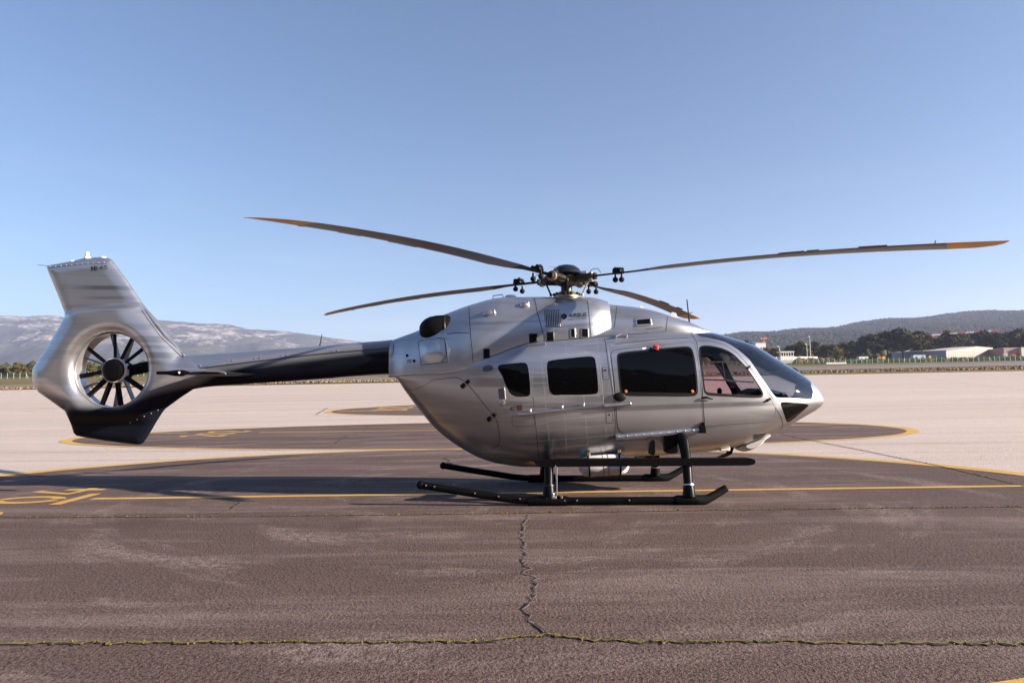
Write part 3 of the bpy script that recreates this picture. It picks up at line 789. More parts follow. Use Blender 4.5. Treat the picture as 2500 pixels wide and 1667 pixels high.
def slab_building(name, label, pxl, pxr, py_top, Y, depth, mat, cat='building', roof=None, side=None, extras=()):
    a, b = fb(pxl, Y), fb(pxr, Y); t = fz((pxl + pxr) / 2, py_top, Y)[2]; z0 = min(a[2], b[2]) - .5
    root = empty(name, ((a[0] + b[0]) / 2, Y, z0)); w = b[0] - a[0]; h = t - z0
    m1 = MB(); m1.box((0, depth / 2, h / 2), (w, depth, h)); m1.build('wall', mat, root, False, None)
    m1 = MB(); m1.box((0, depth / 2, h + .12), (w + .4, depth + .4, .24)); m1.build('roof', roof or ROOFM, root, False, None)
    for (nm, u, v, uw, vh, mm) in extras:
        m1 = MB(); m1.box((u * w / 2, -.06, v * h), (uw * w, .12, vh * h)); m1.build(nm, mm, root, False, None)
    thing(root, label, cat); return root
slab_building('storehouse', 'pinkish low building at the right edge behind the fence', 2452, 2493, 850, 445, 14, PINK, extras=(('door', .6, .3, .16, .5, DARK),))
slab_building('storehouse', 'lit side of the pinkish building at the far right edge, sunlight painted in, with dark doorway', 2495, 2560, 848, 443, 14, PINK_LIT, extras=(('doorway', -.35, .3, .3, .6, DARK),))  # separate block stands for the pinkish building's sunlit side
slab_building('house', 'white flat building high among the trees beside the small red crane', 1846, 1871, 837, 620, 10, WWALL, extras=(('window', -.5, .7, .12, .16, DARK), ('window', .1, .7, .12, .16, DARK), ('window', .6, .7, .12, .16, DARK)))
# white open-roofed building
def open_building():
    Y = 425; a, b = fb(1906, Y), fb(1939, Y); z0 = a[2] - .5; zt = fz(1922, 858.5, Y)[2]; zm = fz(1922, 869, Y)[2]
    root = empty('open_shelter', ((a[0] + b[0]) / 2, Y, z0)); w = b[0] - a[0]
    m1 = MB(); m1.box((0, 3, (zm - z0) / 2), (w, 6, zm - z0)); m1.build('wall', WWALL, root, False, None)
    m1 = MB(); m1.box((0, 3, zt - z0), (w * 1.05, 6.6, .45)); m1.build('roof', WWALL, root, False, None)
    for k in np.linspace(-.46, .46, 6):
        m1 = MB(); m1.box((k * w, .2, (zm + zt) / 2 - z0), (.28, .3, zt - zm)); m1.build('post', WWALL, root, False, None)
    thing(root, 'white open-sided shelter with flat roof on posts beside the dark trees', 'shelter')
open_building()
def wall_run(name, label, pxl, pxr, py_top, Yl, Yr, mat, cat, th=.5):
    a, b = fb(pxl, Yl), fb(pxr, Yr); t = fz((pxl + pxr) / 2, py_top, (Yl + Yr) / 2)[2]
    d = b - a; L = math.hypot(d[0], d[1]); root = empty(name, tuple((a + b) / 2 - np.array([0, 0, .4])), math.atan2(d[1], d[0]))
    h = t - root.location.z; m1 = MB(); m1.box((0, 0, h / 2), (L, th, h)); m1.build('wall', mat, root, False, None)
    m1 = MB(); m1.box((0, 0, h + .08), (L + .2, th + .2, .16)); m1.build('coping', mat, root, False, None)
    thing(root, label, cat); return root
wall_run('garden_wall', 'long low white wall running under the white shelter', 1884, 1996, 871, 432, 436, WWALL, 'wall')
# cabins, containers, machines
def cabin(label, px, wpx, py_top, Y, mat, cat='container', name='site_container', depth=2.6, win=True):
    a = fb(px, Y); w = wpx * Y / F_PX; h = fz(px, py_top, Y)[2] - a[2]; root = empty(name, tuple(a), rad(RNG.uniform(-8, 8)))
    m1 = MB(); m1.box((0, 0, h / 2), (w, depth, h), None, 0, .05); m1.build('body', mat, root, False, None)
    m1 = MB(); m1.box((0, 0, h + .06), (w + .15, depth + .15, .14)); m1.build('roof', mat, root, False, None)
    if win:
        m1 = MB(); m1.box((-w * .25, -depth / 2 - .02, h * .55), (w * .16, .08, h * .45)); m1.build('window', DARK, root, False, None)
    m1 = MB(); m1.box((w * .28, -depth / 2 - .02, h * .46), (w * .2, .06, h * .78)); m1.build('door', GRYP if win else mat, root, False, None)
    thing(root, label, cat); return root
cabin('white site cabin with a dark window behind the fence, left of the orange boxes', 2106, 22, 871, 395, WWALL)
cabin('pale blue container behind the fence in front of the long hangar wall', 2242, 29, 867, 398, BLUEW)
cabin('left one of two orange upright site boxes before the dark pines', 2146, 7, 872, 402, ORNG, 'box', 'site_box', 1.4, False)
cabin('right one of two orange upright site boxes, nearer the hangar', 2156, 8, 871, 402, ORNG, 'box', 'site_box', 1.4, False)
cabin('white box standing left of the red canopy by the pinkish building', 2454, 7, 863, 415, WWALL, 'box', 'site_box', 1.4, False)
def excavator():
    Y = 400; a = fb(2266, Y); r = empty('excavator', tuple(a))
    m1 = MB(); m1.box((0, 0, .5), (3.4, 2.4, .9), None, 0, .2); m1.build('track', DARK, r, False, None)
    m1 = MB(); m1.box((-.4, 0, 1.5), (3.0, 2.2, 1.1), None, 0, .15); m1.build('body', ORNG, r, False, None)
    m1 = MB(); m1.box((.6, -.4, 2.6), (1.3, 1.2, 1.5), None, 0, .1); m1.build('cab', ORNG, r, False, None)
    m1 = MB(); m1.tube([(1, .3, 1.8), (3.2, .3, 3.5), (5.2, .3, 3.2)], [.3, .26, .2], 6); m1.build('boom', BROWN, r, False, None)
    thing(r, 'orange excavator with brown boom beside the pale blue container', 'excavator')
excavator()
def canopy():
    Y = 410; a = fb(2474, Y); r = empty('canopy', tuple(a)); z = fz(2474, 865, Y)[2] - a[2]
    m1 = MB(); m1.add([(-1.8, -1.5, z - .7), (1.8, -1.5, z - .7), (1.8, 1.5, z - .7), (-1.8, 1.5, z - .7), (0, 0, z + .3)], [(0, 1, 4), (1, 2, 4), (2, 3, 4), (3, 0, 4), (3, 2, 1, 0)])
    m1.build('canopy_top', REDP, r, False, None)
    for sx in (-1, 1):
        for sy in (-1, 1):
            m1 = MB(); m1.tube([(1.7 * sx, 1.4 * sy, 0), (1.7 * sx, 1.4 * sy, z - .7)], .07, 5); m1.build('leg', DMET, r)
    thing(r, 'small red pointed canopy before the pinkish building', 'canopy')
canopy()
# red and white barriers stacked in the scrub, and a row of white blocks by the fence
ORD = ['leftmost of the pile', 'second from the left of the pile', 'third from the left of the pile', 'fourth from the left of the pile', 'in the middle of the pile', 'fourth from the right of the pile', 'third from the right of the pile', 'second from the right of the pile', 'rightmost of the pile']
ORB = ['at the left end', 'second from the left end', 'third from the left end', 'fourth from the left end', 'fifth from the left end', 'fifth from the right end', 'fourth from the right end', 'third from the right end', 'second from the right end', 'at the right end']
for k in range(9):
    px = 2343 + k * 7; Y = 396 + (k % 3) * 2; a = fb(px, Y); w = 2.2
    m1 = MB(); m1.box((0, 0, .9), (w, .3, .35), None, k % 2); m1.box((-w * .3, 0, .45), (.12, .5, .9), None, 0); m1.box((w * .3, 0, .45), (.12, .5, .9), None, 0)
    o = m1.build('barrier', [WHT, REDP], None, False, None); o.location = a; o.rotation_euler = (rad(RNG.uniform(-20, 20)), rad(RNG.uniform(-14, 14)), rad(RNG.uniform(-40, 40)))
    thing(o, '%s road barrier below the hangar gable, %s' % ('red' if k % 2 else 'white', ORD[k]), 'barrier', 'barriers stacked below the hangar gable')
for k in range(10):
    px = 2019 + k * 4.9; Y = 352; a = fb(px, Y); m1 = MB(); m1.box((0, 0, .35), (.95, .6, .75), None, 0, .08); m1.box((0, 0, .78), (.6, .3, .2), None, 0, .05)
    o = m1.build('concrete_block', WWALL, None, False, None); o.location = a
    thing(o, 'white concrete block before the fence, %s of its row' % ORB[k], 'block', 'row of white blocks before the fence')
# shrubs behind the fence
def scrub(name, pxr, Yr, n, s, mat):
    mb = MB()
    for _ in range(n):
        px = RNG.uniform(*pxr); Y = RNG.uniform(*Yr); a = fb(px, Y); blob(mb, a + np.array([0, 0, s * .3]), s * RNG.uniform(.5, 1.1), RNG)
    return link(name, mesh(mb.v, mb.f, True, None), mat, None, 'stuff')
scrub('scrub', (1985, 2520), (388, 402), 420, 1.7, GREENM)
scrub('scrub', (1945, 2030), (410, 430), 120, 2.6, BROWN)
scrub('scrub', (1890, 2060), (375, 384), 120, .6, GREENM)
# tussocks along the far grass strips
mb = MB()
for _ in range(1600):
    px = RNG.uniform(-40, 2540); t = (px / 2500)
    Y = (120 + 24 * t) + RNG.uniform(1, 3 + 20 * t) if RNG.random() < .6 else RNG.uniform(117, 119) + 26 * t
    x = (px - 1250) / F_PX * Y; blob(mb, (x, Y, float(gh(x, Y)) + .02), RNG.uniform(.12, .38), RNG)
link('grass_tussocks', mesh(mb.v, mb.f, True, None), simple('dry_tussock', (.17, .115, .05), .95, 0, .5, 2), None, 'stuff')

# fence of posts and green mesh
def make_fence():
    mt, nt, out = newmat('green_wire_mesh'); tr = nd(nt, 'ShaderNodeBsdfTransparent'); df = nd(nt, 'ShaderNodeBsdfDiffuse'); df.inputs[0].default_value = (.05, .10, .07, 1)
    mx = nd(nt, 'ShaderNodeMixShader', i_0=.45); nt.links.new(tr.outputs[0], mx.inputs[1]); nt.links.new(df.outputs[0], mx.inputs[2]); nt.links.new(mx.outputs[0], out.inputs[0])
    PM = simple('pale_concrete_post', (.50, .46, .40), .8)
    a, b = np.array([-265., 350.]), np.array([300., 386.]); root = empty('perimeter_fence', (float(a[0]), float(a[1]), float(gh(*a))))
    o = np.array(root.location); P = []
    pm = MB(); pm.box((0, 0, 1.2), (.16, .16, 2.6)); pm.tube([(0, 0, 2.45), (0, -.35, 2.95)], .07, 4); pmesh = mesh(pm.v, pm.f, False, None, name='post'); pmesh.materials.append(PM)
    bm_ = MB(); bm_.tube([(0, 0, 2.2), (1.1, 0, 0)], .07, 4); bmesh_ = mesh(bm_.v, bm_.f, False, None, name='brace'); bmesh_.materials.append(PM)
    n = 190; L = [a + (b - a) * k / n for k in range(n + 1)]
    for k, q in enumerate(L):
        px = q[0] / q[1] * F_PX + 1250; z = float(gh(*q))
        if -20 < px < 380 or 960 < px < 1000 or 1700 < px < 2540:
            c = bpy.data.objects.new('post', pmesh); COL.objects.link(c); c.parent = root; c.location = (q[0] - o[0], q[1] - o[1], z - o[2])
            if k % 8 == 0:
                c = bpy.data.objects.new('brace', bmesh_); COL.objects.link(c); c.parent = root; c.location = (q[0] - o[0], q[1] - o[1], z - o[2])
        P.append((q[0] - o[0], q[1] - o[1], z - o[2]))
    V = [p for p in P] + [(p[0], p[1], p[2] + 2.4) for p in P]; N = len(P)
    link('wire_mesh', mesh(V, [(i, i + 1, N + i + 1, N + i) for i in range(N - 1)], False, None), mt, root)
    thing(root, 'long green wire mesh perimeter fence with pale posts across the field', 'fence')
make_fence()
# lamp posts and cranes
def lamp_post(px, Y, py_top, label, arm=1.2):
    a = fb(px, Y); h = fz(px, py_top, Y)[2] - a[2]; r = empty('lamp_post', tuple(a))
    m1 = MB(); m1.tube([(0, 0, 0), (0, 0, h * .5), (0, 0, h)], [.22, .18, .13], 8); m1.build('pole', WWALL, r)
    m1 = MB(); m1.tube([(0, 0, h), (-arm, 0, h + .3)], .09, 6); m1.build('arm', WWALL, r)
    m1 = MB(); m1.box((-arm * .9, 0, h + .35), (1.1, .6, .4), None, 0, .1); m1.build('lamp_head', WHT, r)
    thing(r, label, 'lamp post', 'lamp posts by the white shelter')
lamp_post(1904, 428, 847, 'short lamp post with bent arm at the left end of the white shelter', 1.2)
lamp_post(1971, 440, 841, 'thin lamp post with two arms left of the tallest one', .9)
lamp_post(1979, 432, 823, 'tallest lamp post standing before the dark trees', .5)
def tower_crane(px, Y, py_base, py_top, jib, label, sc):
    a = fz(px, py_base, Y); g0 = float(gh(a[0], a[1])); h = fz(px, py_top, Y)[2] - g0
    r = empty('tower_crane', (float(a[0]), float(a[1]), g0))
    def lattice(name, p0, p1, w, mats, nseg):
        p0, p1 = Vector(p0), Vector(p1); m1 = MB(); t = (p1 - p0).normalized(); u = Vector((0, 1, 0)); v = t.cross(u).normalized()
        for k in range(nseg):
            q0, q1 = p0.lerp(p1, k / nseg), p0.lerp(p1, (k + 1) / nseg); ki = (k // 3) % 2
            for su, sv in ((1, 1), (-1, 1), (-1, -1), (1, -1)): m1.tube([q0 + u * su * w + v * sv * w, q1 + u * su * w + v * sv * w], sc * .12, 4, ki)
            m1.tube([q0 + u * w - v * w, q1 + u * w + v * w], sc * .08, 4, ki); m1.tube([q0 - u * w + v * w, q1 - u * w - v * w], sc * .08, 4, ki)
        return m1.build(name, mats, r, False, None)
    (jx0, jy0), (jx1, jy1) = jib
    lattice('mast', (0, 0, 0), (0, 0, h), .9 * sc, [REDP, ORNG], 18)
    e0, e1 = fz(jx0, jy0, Y) - np.array([a[0], a[1], g0]), fz(jx1, jy1, Y) - np.array([a[0], a[1], g0])
    lattice('jib', tuple(e0), tuple(e1), .42 * sc, [WHT, REDP], 24)
    m1 = MB(); m1.box(tuple(e0 + np.array([sc, 0, -sc])), (2.0 * sc, 1.4 * sc, 1.4 * sc)); m1.build('counterweight', REDP, r, False, None)
    m1 = MB(); m1.tube([(0, 0, h + 3 * sc), tuple(e1 * .65)], sc * .06, 4); m1.tube([(0, 0, h + 3 * sc), tuple(e0)], sc * .06, 4); m1.tube([(0, 0, h), (0, 0, h + 3 * sc)], sc * .3, 4); m1.build('tie', REDP, r, False, None)
    thing(r, label, 'crane')
tower_crane(2307, 620, 860, 812, ((2275, 818), (2440, 806)), 'large red and white tower crane rising behind the dark pines', 1.0)
tower_crane(1866, 640, 850, 827, ((1871, 825.5), (1856, 826.5)), 'small red tower crane beside the white building on the wooded slope', .8)

# ------------------------------------------------------------------ HELICOPTER
HELI = empty('helicopter', (HX, HY, 0), -HYAW)
thing(HELI, 'silver twin-engine helicopter with black skids and shrouded tail fan parked on the apron', 'helicopter')
class Loft:
    def __init__(s, zb, zt, zm, W, nu, nl, x0, x1):
        s.zb, s.zt, s.zm, s.W, s.nu, s.nl, s.x0, s.x1 = zb, zt, zm, W, nu, nl, x0, x1
    def p(s, x, t, off=0.0):
        x = np.asarray(x, float); t = np.asarray(t, float)
        ph = (np.clip(t, 0, 1) - .5) * np.pi; up = ph >= 0
        n = np.where(up, s.nu(x), s.nl(x)); ca = np.clip(np.cos(ph), 0, 1); sa = np.abs(np.sin(ph))
        y = -s.W(x) * ca ** (2 / n); zm = s.zm(x)
        z = np.where(up, zm + (s.zt(x) - zm) * sa ** (2 / n), zm - (zm - s.zb(x)) * sa ** (2 / n))
        return np.stack([x, y, z], -1)
    def nrm(s, x, t):
        e = 1.5e-3; x = np.asarray(x, float); t = np.asarray(t, float)
        xa, xb = np.clip(x - e, s.x0, s.x1), np.clip(x + e, s.x0, s.x1); ta, tb = np.clip(t - e, .0015, .9985), np.clip(t + e, .0015, .9985)
        tc = np.clip(t, .004, .996); xc = np.clip(x, s.x0 + 4e-3, s.x1 - 4e-3)
        dx = s.p(np.clip(xc + e, s.x0, s.x1), tc) - s.p(np.clip(xc - e, s.x0, s.x1), tc); dt = s.p(xc, tc + e) - s.p(xc, tc - e)
        n = np.cross(dx, dt); L = np.linalg.norm(n, axis=-1, keepdims=True); n = n / (L + 1e-12)
        n = np.where(n[..., 1:2] > 0, -n, n) if False else n
        # outward: away from the centre line
        c = np.stack([xc, np.zeros_like(xc), (s.zt(xc) + s.zb(xc)) / 2], -1); d = s.p(xc, tc) - c
        sg = np.sign(np.sum(n * d, -1, keepdims=True)); return n * np.where(sg == 0, 1, sg)
    def hw(s, x, z):
        x = np.asarray(x, float); zm = s.zm(x); up = z >= zm
        u = np.clip(np.where(up, (z - zm) / np.maximum(s.zt(x) - zm, 1e-6), (zm - z) / np.maximum(zm - s.zb(x), 1e-6)), 0, 1)
        n = np.where(up, s.nu(x), s.nl(x)); return s.W(x) * (1 - u ** n) ** (1 / n)
    def t_of(s, x, z):
        x = np.asarray(x, float); zm = s.zm(x); up = z >= zm
        u = np.clip(np.where(up, (z - zm) / np.maximum(s.zt(x) - zm, 1e-6), (zm - z) / np.maximum(zm - s.zb(x), 1e-6)), 0, 1)
        n = np.where(up, s.nu(x), s.nl(x)); ph = np.arcsin(np.clip(u ** (n / 2), 0, 1)); return .5 + np.where(up, ph, -ph) / np.pi
    def pix(s, px, py):
        """photo point -> (x, t) on the near flank"""
        y = -.6
        for _ in range(8):
            x, z = at(px, py, y); x = min(max(x, s.x0), s.x1); y = -float(s.hw(x, z))
        return x, float(s.t_of(x, z))
    def P(s, px, py, off=0.0):
        x, t = s.pix(px, py); q = s.p(x, t); n = s.nrm(x, t); return q + n * off, n
C_ = lambda v: (lambda x: np.full_like(np.asarray(x, float), v))
def prof(pts, y=0.0):
    q = [at(a, b, y) for a, b in pts]; return pchip([p[0] for p in q], [p[1] for p in q])
XN = at(2009.5, 979, 0)[0]                         # nose tip
XA = at(960, 915, 0)[0]                            # where the pod meets the tail boom
zb_pod = prof([(955, 912), (971, 918), (979, 935), (1000, 967), (1025, 1000), (1068, 1050), (1133, 1097), (1177, 1119), (1220, 1131), (1285, 1138), (1350, 1138), (1430, 1129), (1525, 1113), (1617, 1109), (1683, 1104), (1740, 1099), (1791, 1090), (1839, 1073), (1880, 1057), (1908, 1046), (1939, 1029), (1968, 1013), (1990, 1001), (2003, 991), (2009.5, 980)])
seam_px = [(940, 918), (973, 914.5), (1020, 907), (1080, 900), (1116, 897), (1154, 884.5), (1205, 866.5), (1250, 849), (1290, 836.5), (1330, 832), (1400, 826.5), (1492, 819), (1560, 814), (1626, 809.5), (1690, 808)]
zs_pod = prof(seam_px, -.55)
dz = pchip([at(p, 900, 0)[0] for p in (955, 1060, 1150, 1290, 1400, 1490, 1560, 1626, 1690)], [.30, .28, .24, .20, .20, .18, .12, .06, .025])
zt_front = prof([(1690, 805), (1735, 812), (1776, 824), (1823, 838), (1892, 876), (1937, 903), (1960, 918), (1979, 934), (1990, 945), (2001, 963), (2009.5, 978)])
XJ = at(1690, 806, 0)[0]
def zt_pod(x):
    x = np.asarray(x, float); return np.where(x < XJ, zs_pod(x) + dz(x), zt_front(x) + np.clip(zs_pod(XJ) + dz(XJ) - zt_front(XJ), -.1, .1) * np.exp(-np.maximum(x - XJ, 0) * 6))
zm_pod = prof([(950, 918), (1080, 909), (1154, 905), (1205, 915), (1300, 950), (1500, 985), (1700, 992), (1850, 990), (1950, 982), (2009.5, 979)], -.6)
W_pod = pchip([-2.75, -2.62, -2.4, -2.1, -1.8, -1.4, -1.0, -.6, 0.0, .9, 1.6, 2.1, 2.5, 2.85, 3.15, 3.4, 3.56, 3.68, 3.745, XN - .008, XN], [.235, .25, .36, .49, .60, .715, .79, .835, .862, .865, .848, .81, .755, .675, .57, .445, .335, .215, .13, .05, .0])
nu_pod = pchip([-2.7, -1.6, -.5, 1.0, 2.0, 2.8, 3.4, XN], [2.3, 2.5, 2.7, 2.8, 2.5, 2.15, 2.0, 2.0])
nl_pod = pchip([-2.7, -1.6, -.5, 1.0, 2.0, 2.8, 3.4, XN], [2.0, 2.1, 2.5, 2.6, 2.3, 2.1, 1.8, 1.7])
POD = Loft(zb_pod, zt_pod, zm_pod, W_pod, nu_pod, nl_pod, -2.65, XN)
# engine cowl: rises from the seam, its width there taken from the pod
XC0, XC1 = at(957, 831, 0)[0], at(1491, 780, -.45)[0]
zt_cowl = prof([(945, 834), (955, 831.5), (985, 821), (1021, 808), (1050, 793), (1085, 770), (1115, 758), (1143, 748), (1172, 739.5), (1203, 731.5), (1234, 727.5), (1304, 726.5), (1362, 727), (1433, 727.5), (1455, 730), (1480, 737), (1495, 744)])
def Wc(x):
    x = np.asarray(x, float); w = POD.hw(x, zs_pod(x)); return (np.maximum(w, .24) + .012) * (1 - .30 * np.clip((x - (XC1 - .42)) / .42, 0, 1) ** 2.2)
COWL = Loft(lambda x: zs_pod(x) - np.interp(x, [XC0, XC0 + .25, XC0 + .8], [.012, .03, .12]), zt_cowl, lambda x: zs_pod(x) + .02, Wc, C_(2.35), C_(7.0), XC0, XC1)
XF0, XF1 = at(1486, 745, 0)[0], at(1742, 816, 0)[0]
zt_fair = prof([(1470, 741), (1496, 745), (1507, 746), (1565, 753), (1600, 761), (1630, 771), (1656, 779), (1683, 788), (1706, 799), (1733, 811), (1746, 818)])
W_fair = pchip([XF0, at(1560, 780, 0)[0], at(1626, 790, 0)[0], at(1690, 800, 0)[0], at(1725, 808, 0)[0], XF1], [.40, .395, .36, .26, .13, .01])
zm_fair = lambda x: np.minimum(zs_pod(x) + .02, zt_fair(x) - .01)
FAIR = Loft(lambda x: zm_fair(x) - .14, zt_fair, zm_fair, W_fair, C_(2.3), C_(5.0), XF0, XF1)

KT = 2.3
def skin_mesh(loft, xs, ts, regions, step=.045):
    """triangulate the flank in (x, t), keep outlines as edges; regions: list of (name, outline in (x, t*KT))"""
    pts = [(x, t * KT) for x in xs for t in ts]; edges = []
    for nm, P in regions:
        Q = resample(P, step); b = len(pts); pts += [tuple(q) for q in Q]
        edges += [(b + i, b + (i + 1) % len(Q)) for i in range(len(Q))]
    v, e, f, *_ = delaunay_2d_cdt([Vector(p) for p in pts], edges, [], 0, 1e-5)
    V = np.array([(q.x, q.y / KT) for q in v]); Fc = [tuple(q) for q in f if len(q) == 3]
    cen = np.array([V[list(q)].mean(0) for q in Fc]) * np.array([1, KT])
    return V, Fc, cen
def skin_obj(name, loft, V, Fc, mat, parent, off=0.0, both=False, mirror=False, fidx=None):
    Fa = np.array(Fc); used = np.unique(Fa); mp = -np.ones(len(V), int); mp[used] = np.arange(len(used))
    x, t = V[used, 0], V[used, 1]; P = loft.p(x, t); N = loft.nrm(x, t); P = P + N * off
    Fa = mp[Fa]
    e1, e2 = P[Fa[:, 1]] - P[Fa[:, 0]], P[Fa[:, 2]] - P[Fa[:, 0]]; gn = np.cross(e1, e2); ok = np.linalg.norm(gn, axis=1) > 1e-9
    Fa = Fa[ok]; fl = np.sum(gn[ok] * N[Fa].mean(1), 1) < 0; Fa[fl] = Fa[fl][:, ::-1]
    if fidx is not None: fidx = list(np.array(fidx)[ok])
    if mirror: P = P * [1, -1, 1]; N = N * [1, -1, 1]; Fa = Fa[:, ::-1]
    if both:
        n = len(P); Fm = Fa[:, ::-1] + n; P = np.vstack([P, P * [1, -1, 1]]); N = np.vstack([N, N * [1, -1, 1]]); Fa = np.vstack([Fa, Fm])
        if fidx is not None: fidx = fidx * 2
    me = bpy.data.meshes.new(name); me.from_pydata(P.tolist(), [], Fa.tolist())
    if fidx is not None: me.polygons.foreach_set('material_index', fidx)
    me.polygons.foreach_set('use_smooth', [True] * len(me.polygons)); me.update()
    me.normals_split_custom_set_from_vertices([tuple(q) for q in N])
    return link(name, me, mat, parent)
def outl(loft, pts, k=2):
    P = []
    for q in pts:
        x, t = loft.pix(q[0], q[1]); P.append((x, t * KT))
    return [tuple(p) for p in chaikin(P, k)] if k else P
# outlines traced on the photograph, laid on the pod's surface
O = {}
O['win_aft'] = outl(POD, [(1215, 893), (1225, 889), (1272, 884.5), (1284, 886), (1289, 893), (1295.5, 957), (1292, 966), (1282, 968), (1258, 968), (1247, 962), (1241, 953), (1217, 905)], 2)
O['win_mid'] = outl(POD, [(1334, 886), (1343, 879), (1400, 873), (1442, 869), (1451, 873), (1454, 880), (1461, 950), (1459, 959), (1452, 963), (1360, 965), (1345, 963), (1339, 953)], 2)
O['win_door'] = outl(POD, [(1505, 873), (1509, 863), (1520, 860), (1600, 852), (1674, 845), (1686, 848), (1693, 858), (1704.5, 953), (1702, 963), (1692, 968), (1610, 967.5), (1531, 967), (1518, 962.5), (1513, 955)], 2)
O['door_slide'] = outl(POD, [(1490, 870), (1493, 858), (1504, 852.5), (1600, 843), (1693, 834), (1695.5, 835), (1712, 966), (1717, 1043), (1716, 1046), (1620, 1053), (1530, 1060), (1516, 1056), (1507, 1043), (1503, 985)], 1)
O['door_pilot'] = outl(POD, [(1698, 834), (1702, 832.8), (1735, 834), (1767, 844), (1798, 865), (1834, 905), (1861, 941), (1891, 989), (1894, 1001), (1892.5, 1011), (1888, 1021), (1879, 1027.5), (1800, 1034), (1720, 1042), (1719.5, 1040), (1714.5, 966)], 1)
O['win_pilot'] = outl(POD, [(1705, 853), (1709, 845.5), (1718, 843.5), (1736, 844.5), (1757, 848.6), (1778, 856), (1793, 866), (1808, 881), (1824, 898), (1844, 927), (1861, 953), (1863.5, 963), (1860, 970), (1850, 971.7), (1792, 969.5), (1735, 966.5), (1723, 963), (1717, 954), (1710, 892)], 2)
O['clam'] = outl(POD, [(977, 936), (1040, 927), (1107, 919.5), (1121, 922), (1138, 932.5), (1177, 980), (1205, 1013), (1216, 1031), (1221, 1073), (1217, 1088), (1208, 1094.5), (1188, 1096.5), (1134, 1097), (1090, 1066), (1050, 1028), (1010, 980)], 1)
O['chin'] = outl(POD, [(1905, 984), (1909, 981.5), (1925, 981), (1955, 983), (1977, 987), (1966, 998), (1957, 1006), (1939, 1021), (1922, 1032), (1918, 1024), (1911, 1003)], 1)
ws = []
for q in [(1894.5, 969), (1884, 957), (1854, 914), (1830, 878), (1803, 854), (1772, 835.5), (1749, 829), (1711, 821.5), (1699, 815.5)]:
    x, t = POD.pix(*q); ws.append((x, min(t, .955) * KT))
xr = at(1697, 808, 0)[0]; xg = at(1962, 915, 0)[0]
ws += [(xr, .968 * KT)] + [(x, .972 * KT) for x in np.linspace(xr + .12, xg - .15, 14)] + [(xg, .955 * KT), (xg + .075, .90 * KT)]
for q in [(1980, 942), (1985, 955), (1984.5, 966), (1981, 974.5), (1960, 973), (1925, 971), (1903, 970.5)]:
    x, t = POD.pix(*q); ws.append((x, t * KT))
O['windshield'] = ws
def metric_inset(P, d): return [tuple(q) for q in inset(resample(P, .03), d)]
xs = np.concatenate([np.linspace(-2.65, 2.6, 90), np.linspace(2.66, 3.5, 20), np.linspace(3.53, 3.72, 8), XN - np.array([.045, .032, .021, .012, .005, .0008])])
tsu = np.linspace(0, 1, 43)
R = {k: resample(P, .03) for k, P in O.items()}
R['slide_in'] = metric_inset(O['door_slide'], .007); R['pilot_in'] = metric_inset(O['door_pilot'], .007); R['clam_in'] = metric_inset(O['clam'], .006)
R['winp_in'] = metric_inset(O['win_pilot'], .022); R['wind_in'] = metric_inset(O['win_door'], .022)
V, Fc, cen = skin_mesh(POD, xs, tsu, list(R.items()), .03)
IN = {k: inside(cen, P) for k, P in R.items()}
Fa = np.array(Fc)
def sel(mask): return [tuple(q) for q in Fa[mask]]
none_ = ~(IN['door_slide'] | IN['door_pilot'] | IN['clam'] | IN['windshield'] | IN['chin'] | IN['win_aft'] | IN['win_mid'])
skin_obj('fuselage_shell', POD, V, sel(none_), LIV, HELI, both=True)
for mir in (False, True):
    d = skin_obj('sliding_door', POD, V, sel(IN['slide_in'] & ~IN['win_door']), LIV, HELI, .004, mirror=mir)
    skin_obj('door_seal', POD, V, sel(IN['door_slide'] & ~IN['slide_in']), JNT, d, -.006, mirror=mir)
    skin_obj('window_frame', POD, V, sel(IN['win_door'] & ~IN['wind_in']), RUB, d, .006, mirror=mir)
    skin_obj('window_pane', POD, V, sel(IN['wind_in']), DGL, d, .003, mirror=mir)
    d2 = skin_obj('pilot_door', POD, V, sel(IN['pilot_in'] & ~IN['win_pilot']), LIV, HELI, .004, mirror=mir)
    skin_obj('door_seal', POD, V, sel(IN['door_pilot'] & ~IN['pilot_in']), JNT, d2, -.006, mirror=mir)
    skin_obj('window_frame', POD, V, sel(IN['win_pilot'] & ~IN['winp_in']), RUB, d2, .005, mirror=mir)
    skin_obj('window_pane', POD, V, sel(IN['winp_in']), CGL, d2, .001, mirror=mir)
    d3 = skin_obj('clamshell_door', POD, V, sel(IN['clam_in']), LIV, HELI, .003, mirror=mir)
    skin_obj('door_seal', POD, V, sel(IN['clam'] & ~IN['clam_in']), JNT, d3, -.006, mirror=mir)
    skin_obj('cabin_window', POD, V, sel(IN['win_aft']), DGL, HELI, .001, mirror=mir)
    skin_obj('cabin_window', POD, V, sel(IN['win_mid']), DGL, HELI, .001, mirror=mir)
    skin_obj('windshield_pane', POD, V, sel(IN['windshield']), WSH, HELI, .001, mirror=mir)
    skin_obj('chin_window', POD, V, sel(IN['chin']), CHIN, HELI, -.004, mirror=mir)
    if not mir: NEAR_SLIDE, NEAR_PILOT, NEAR_CLAM = d, d2, d3

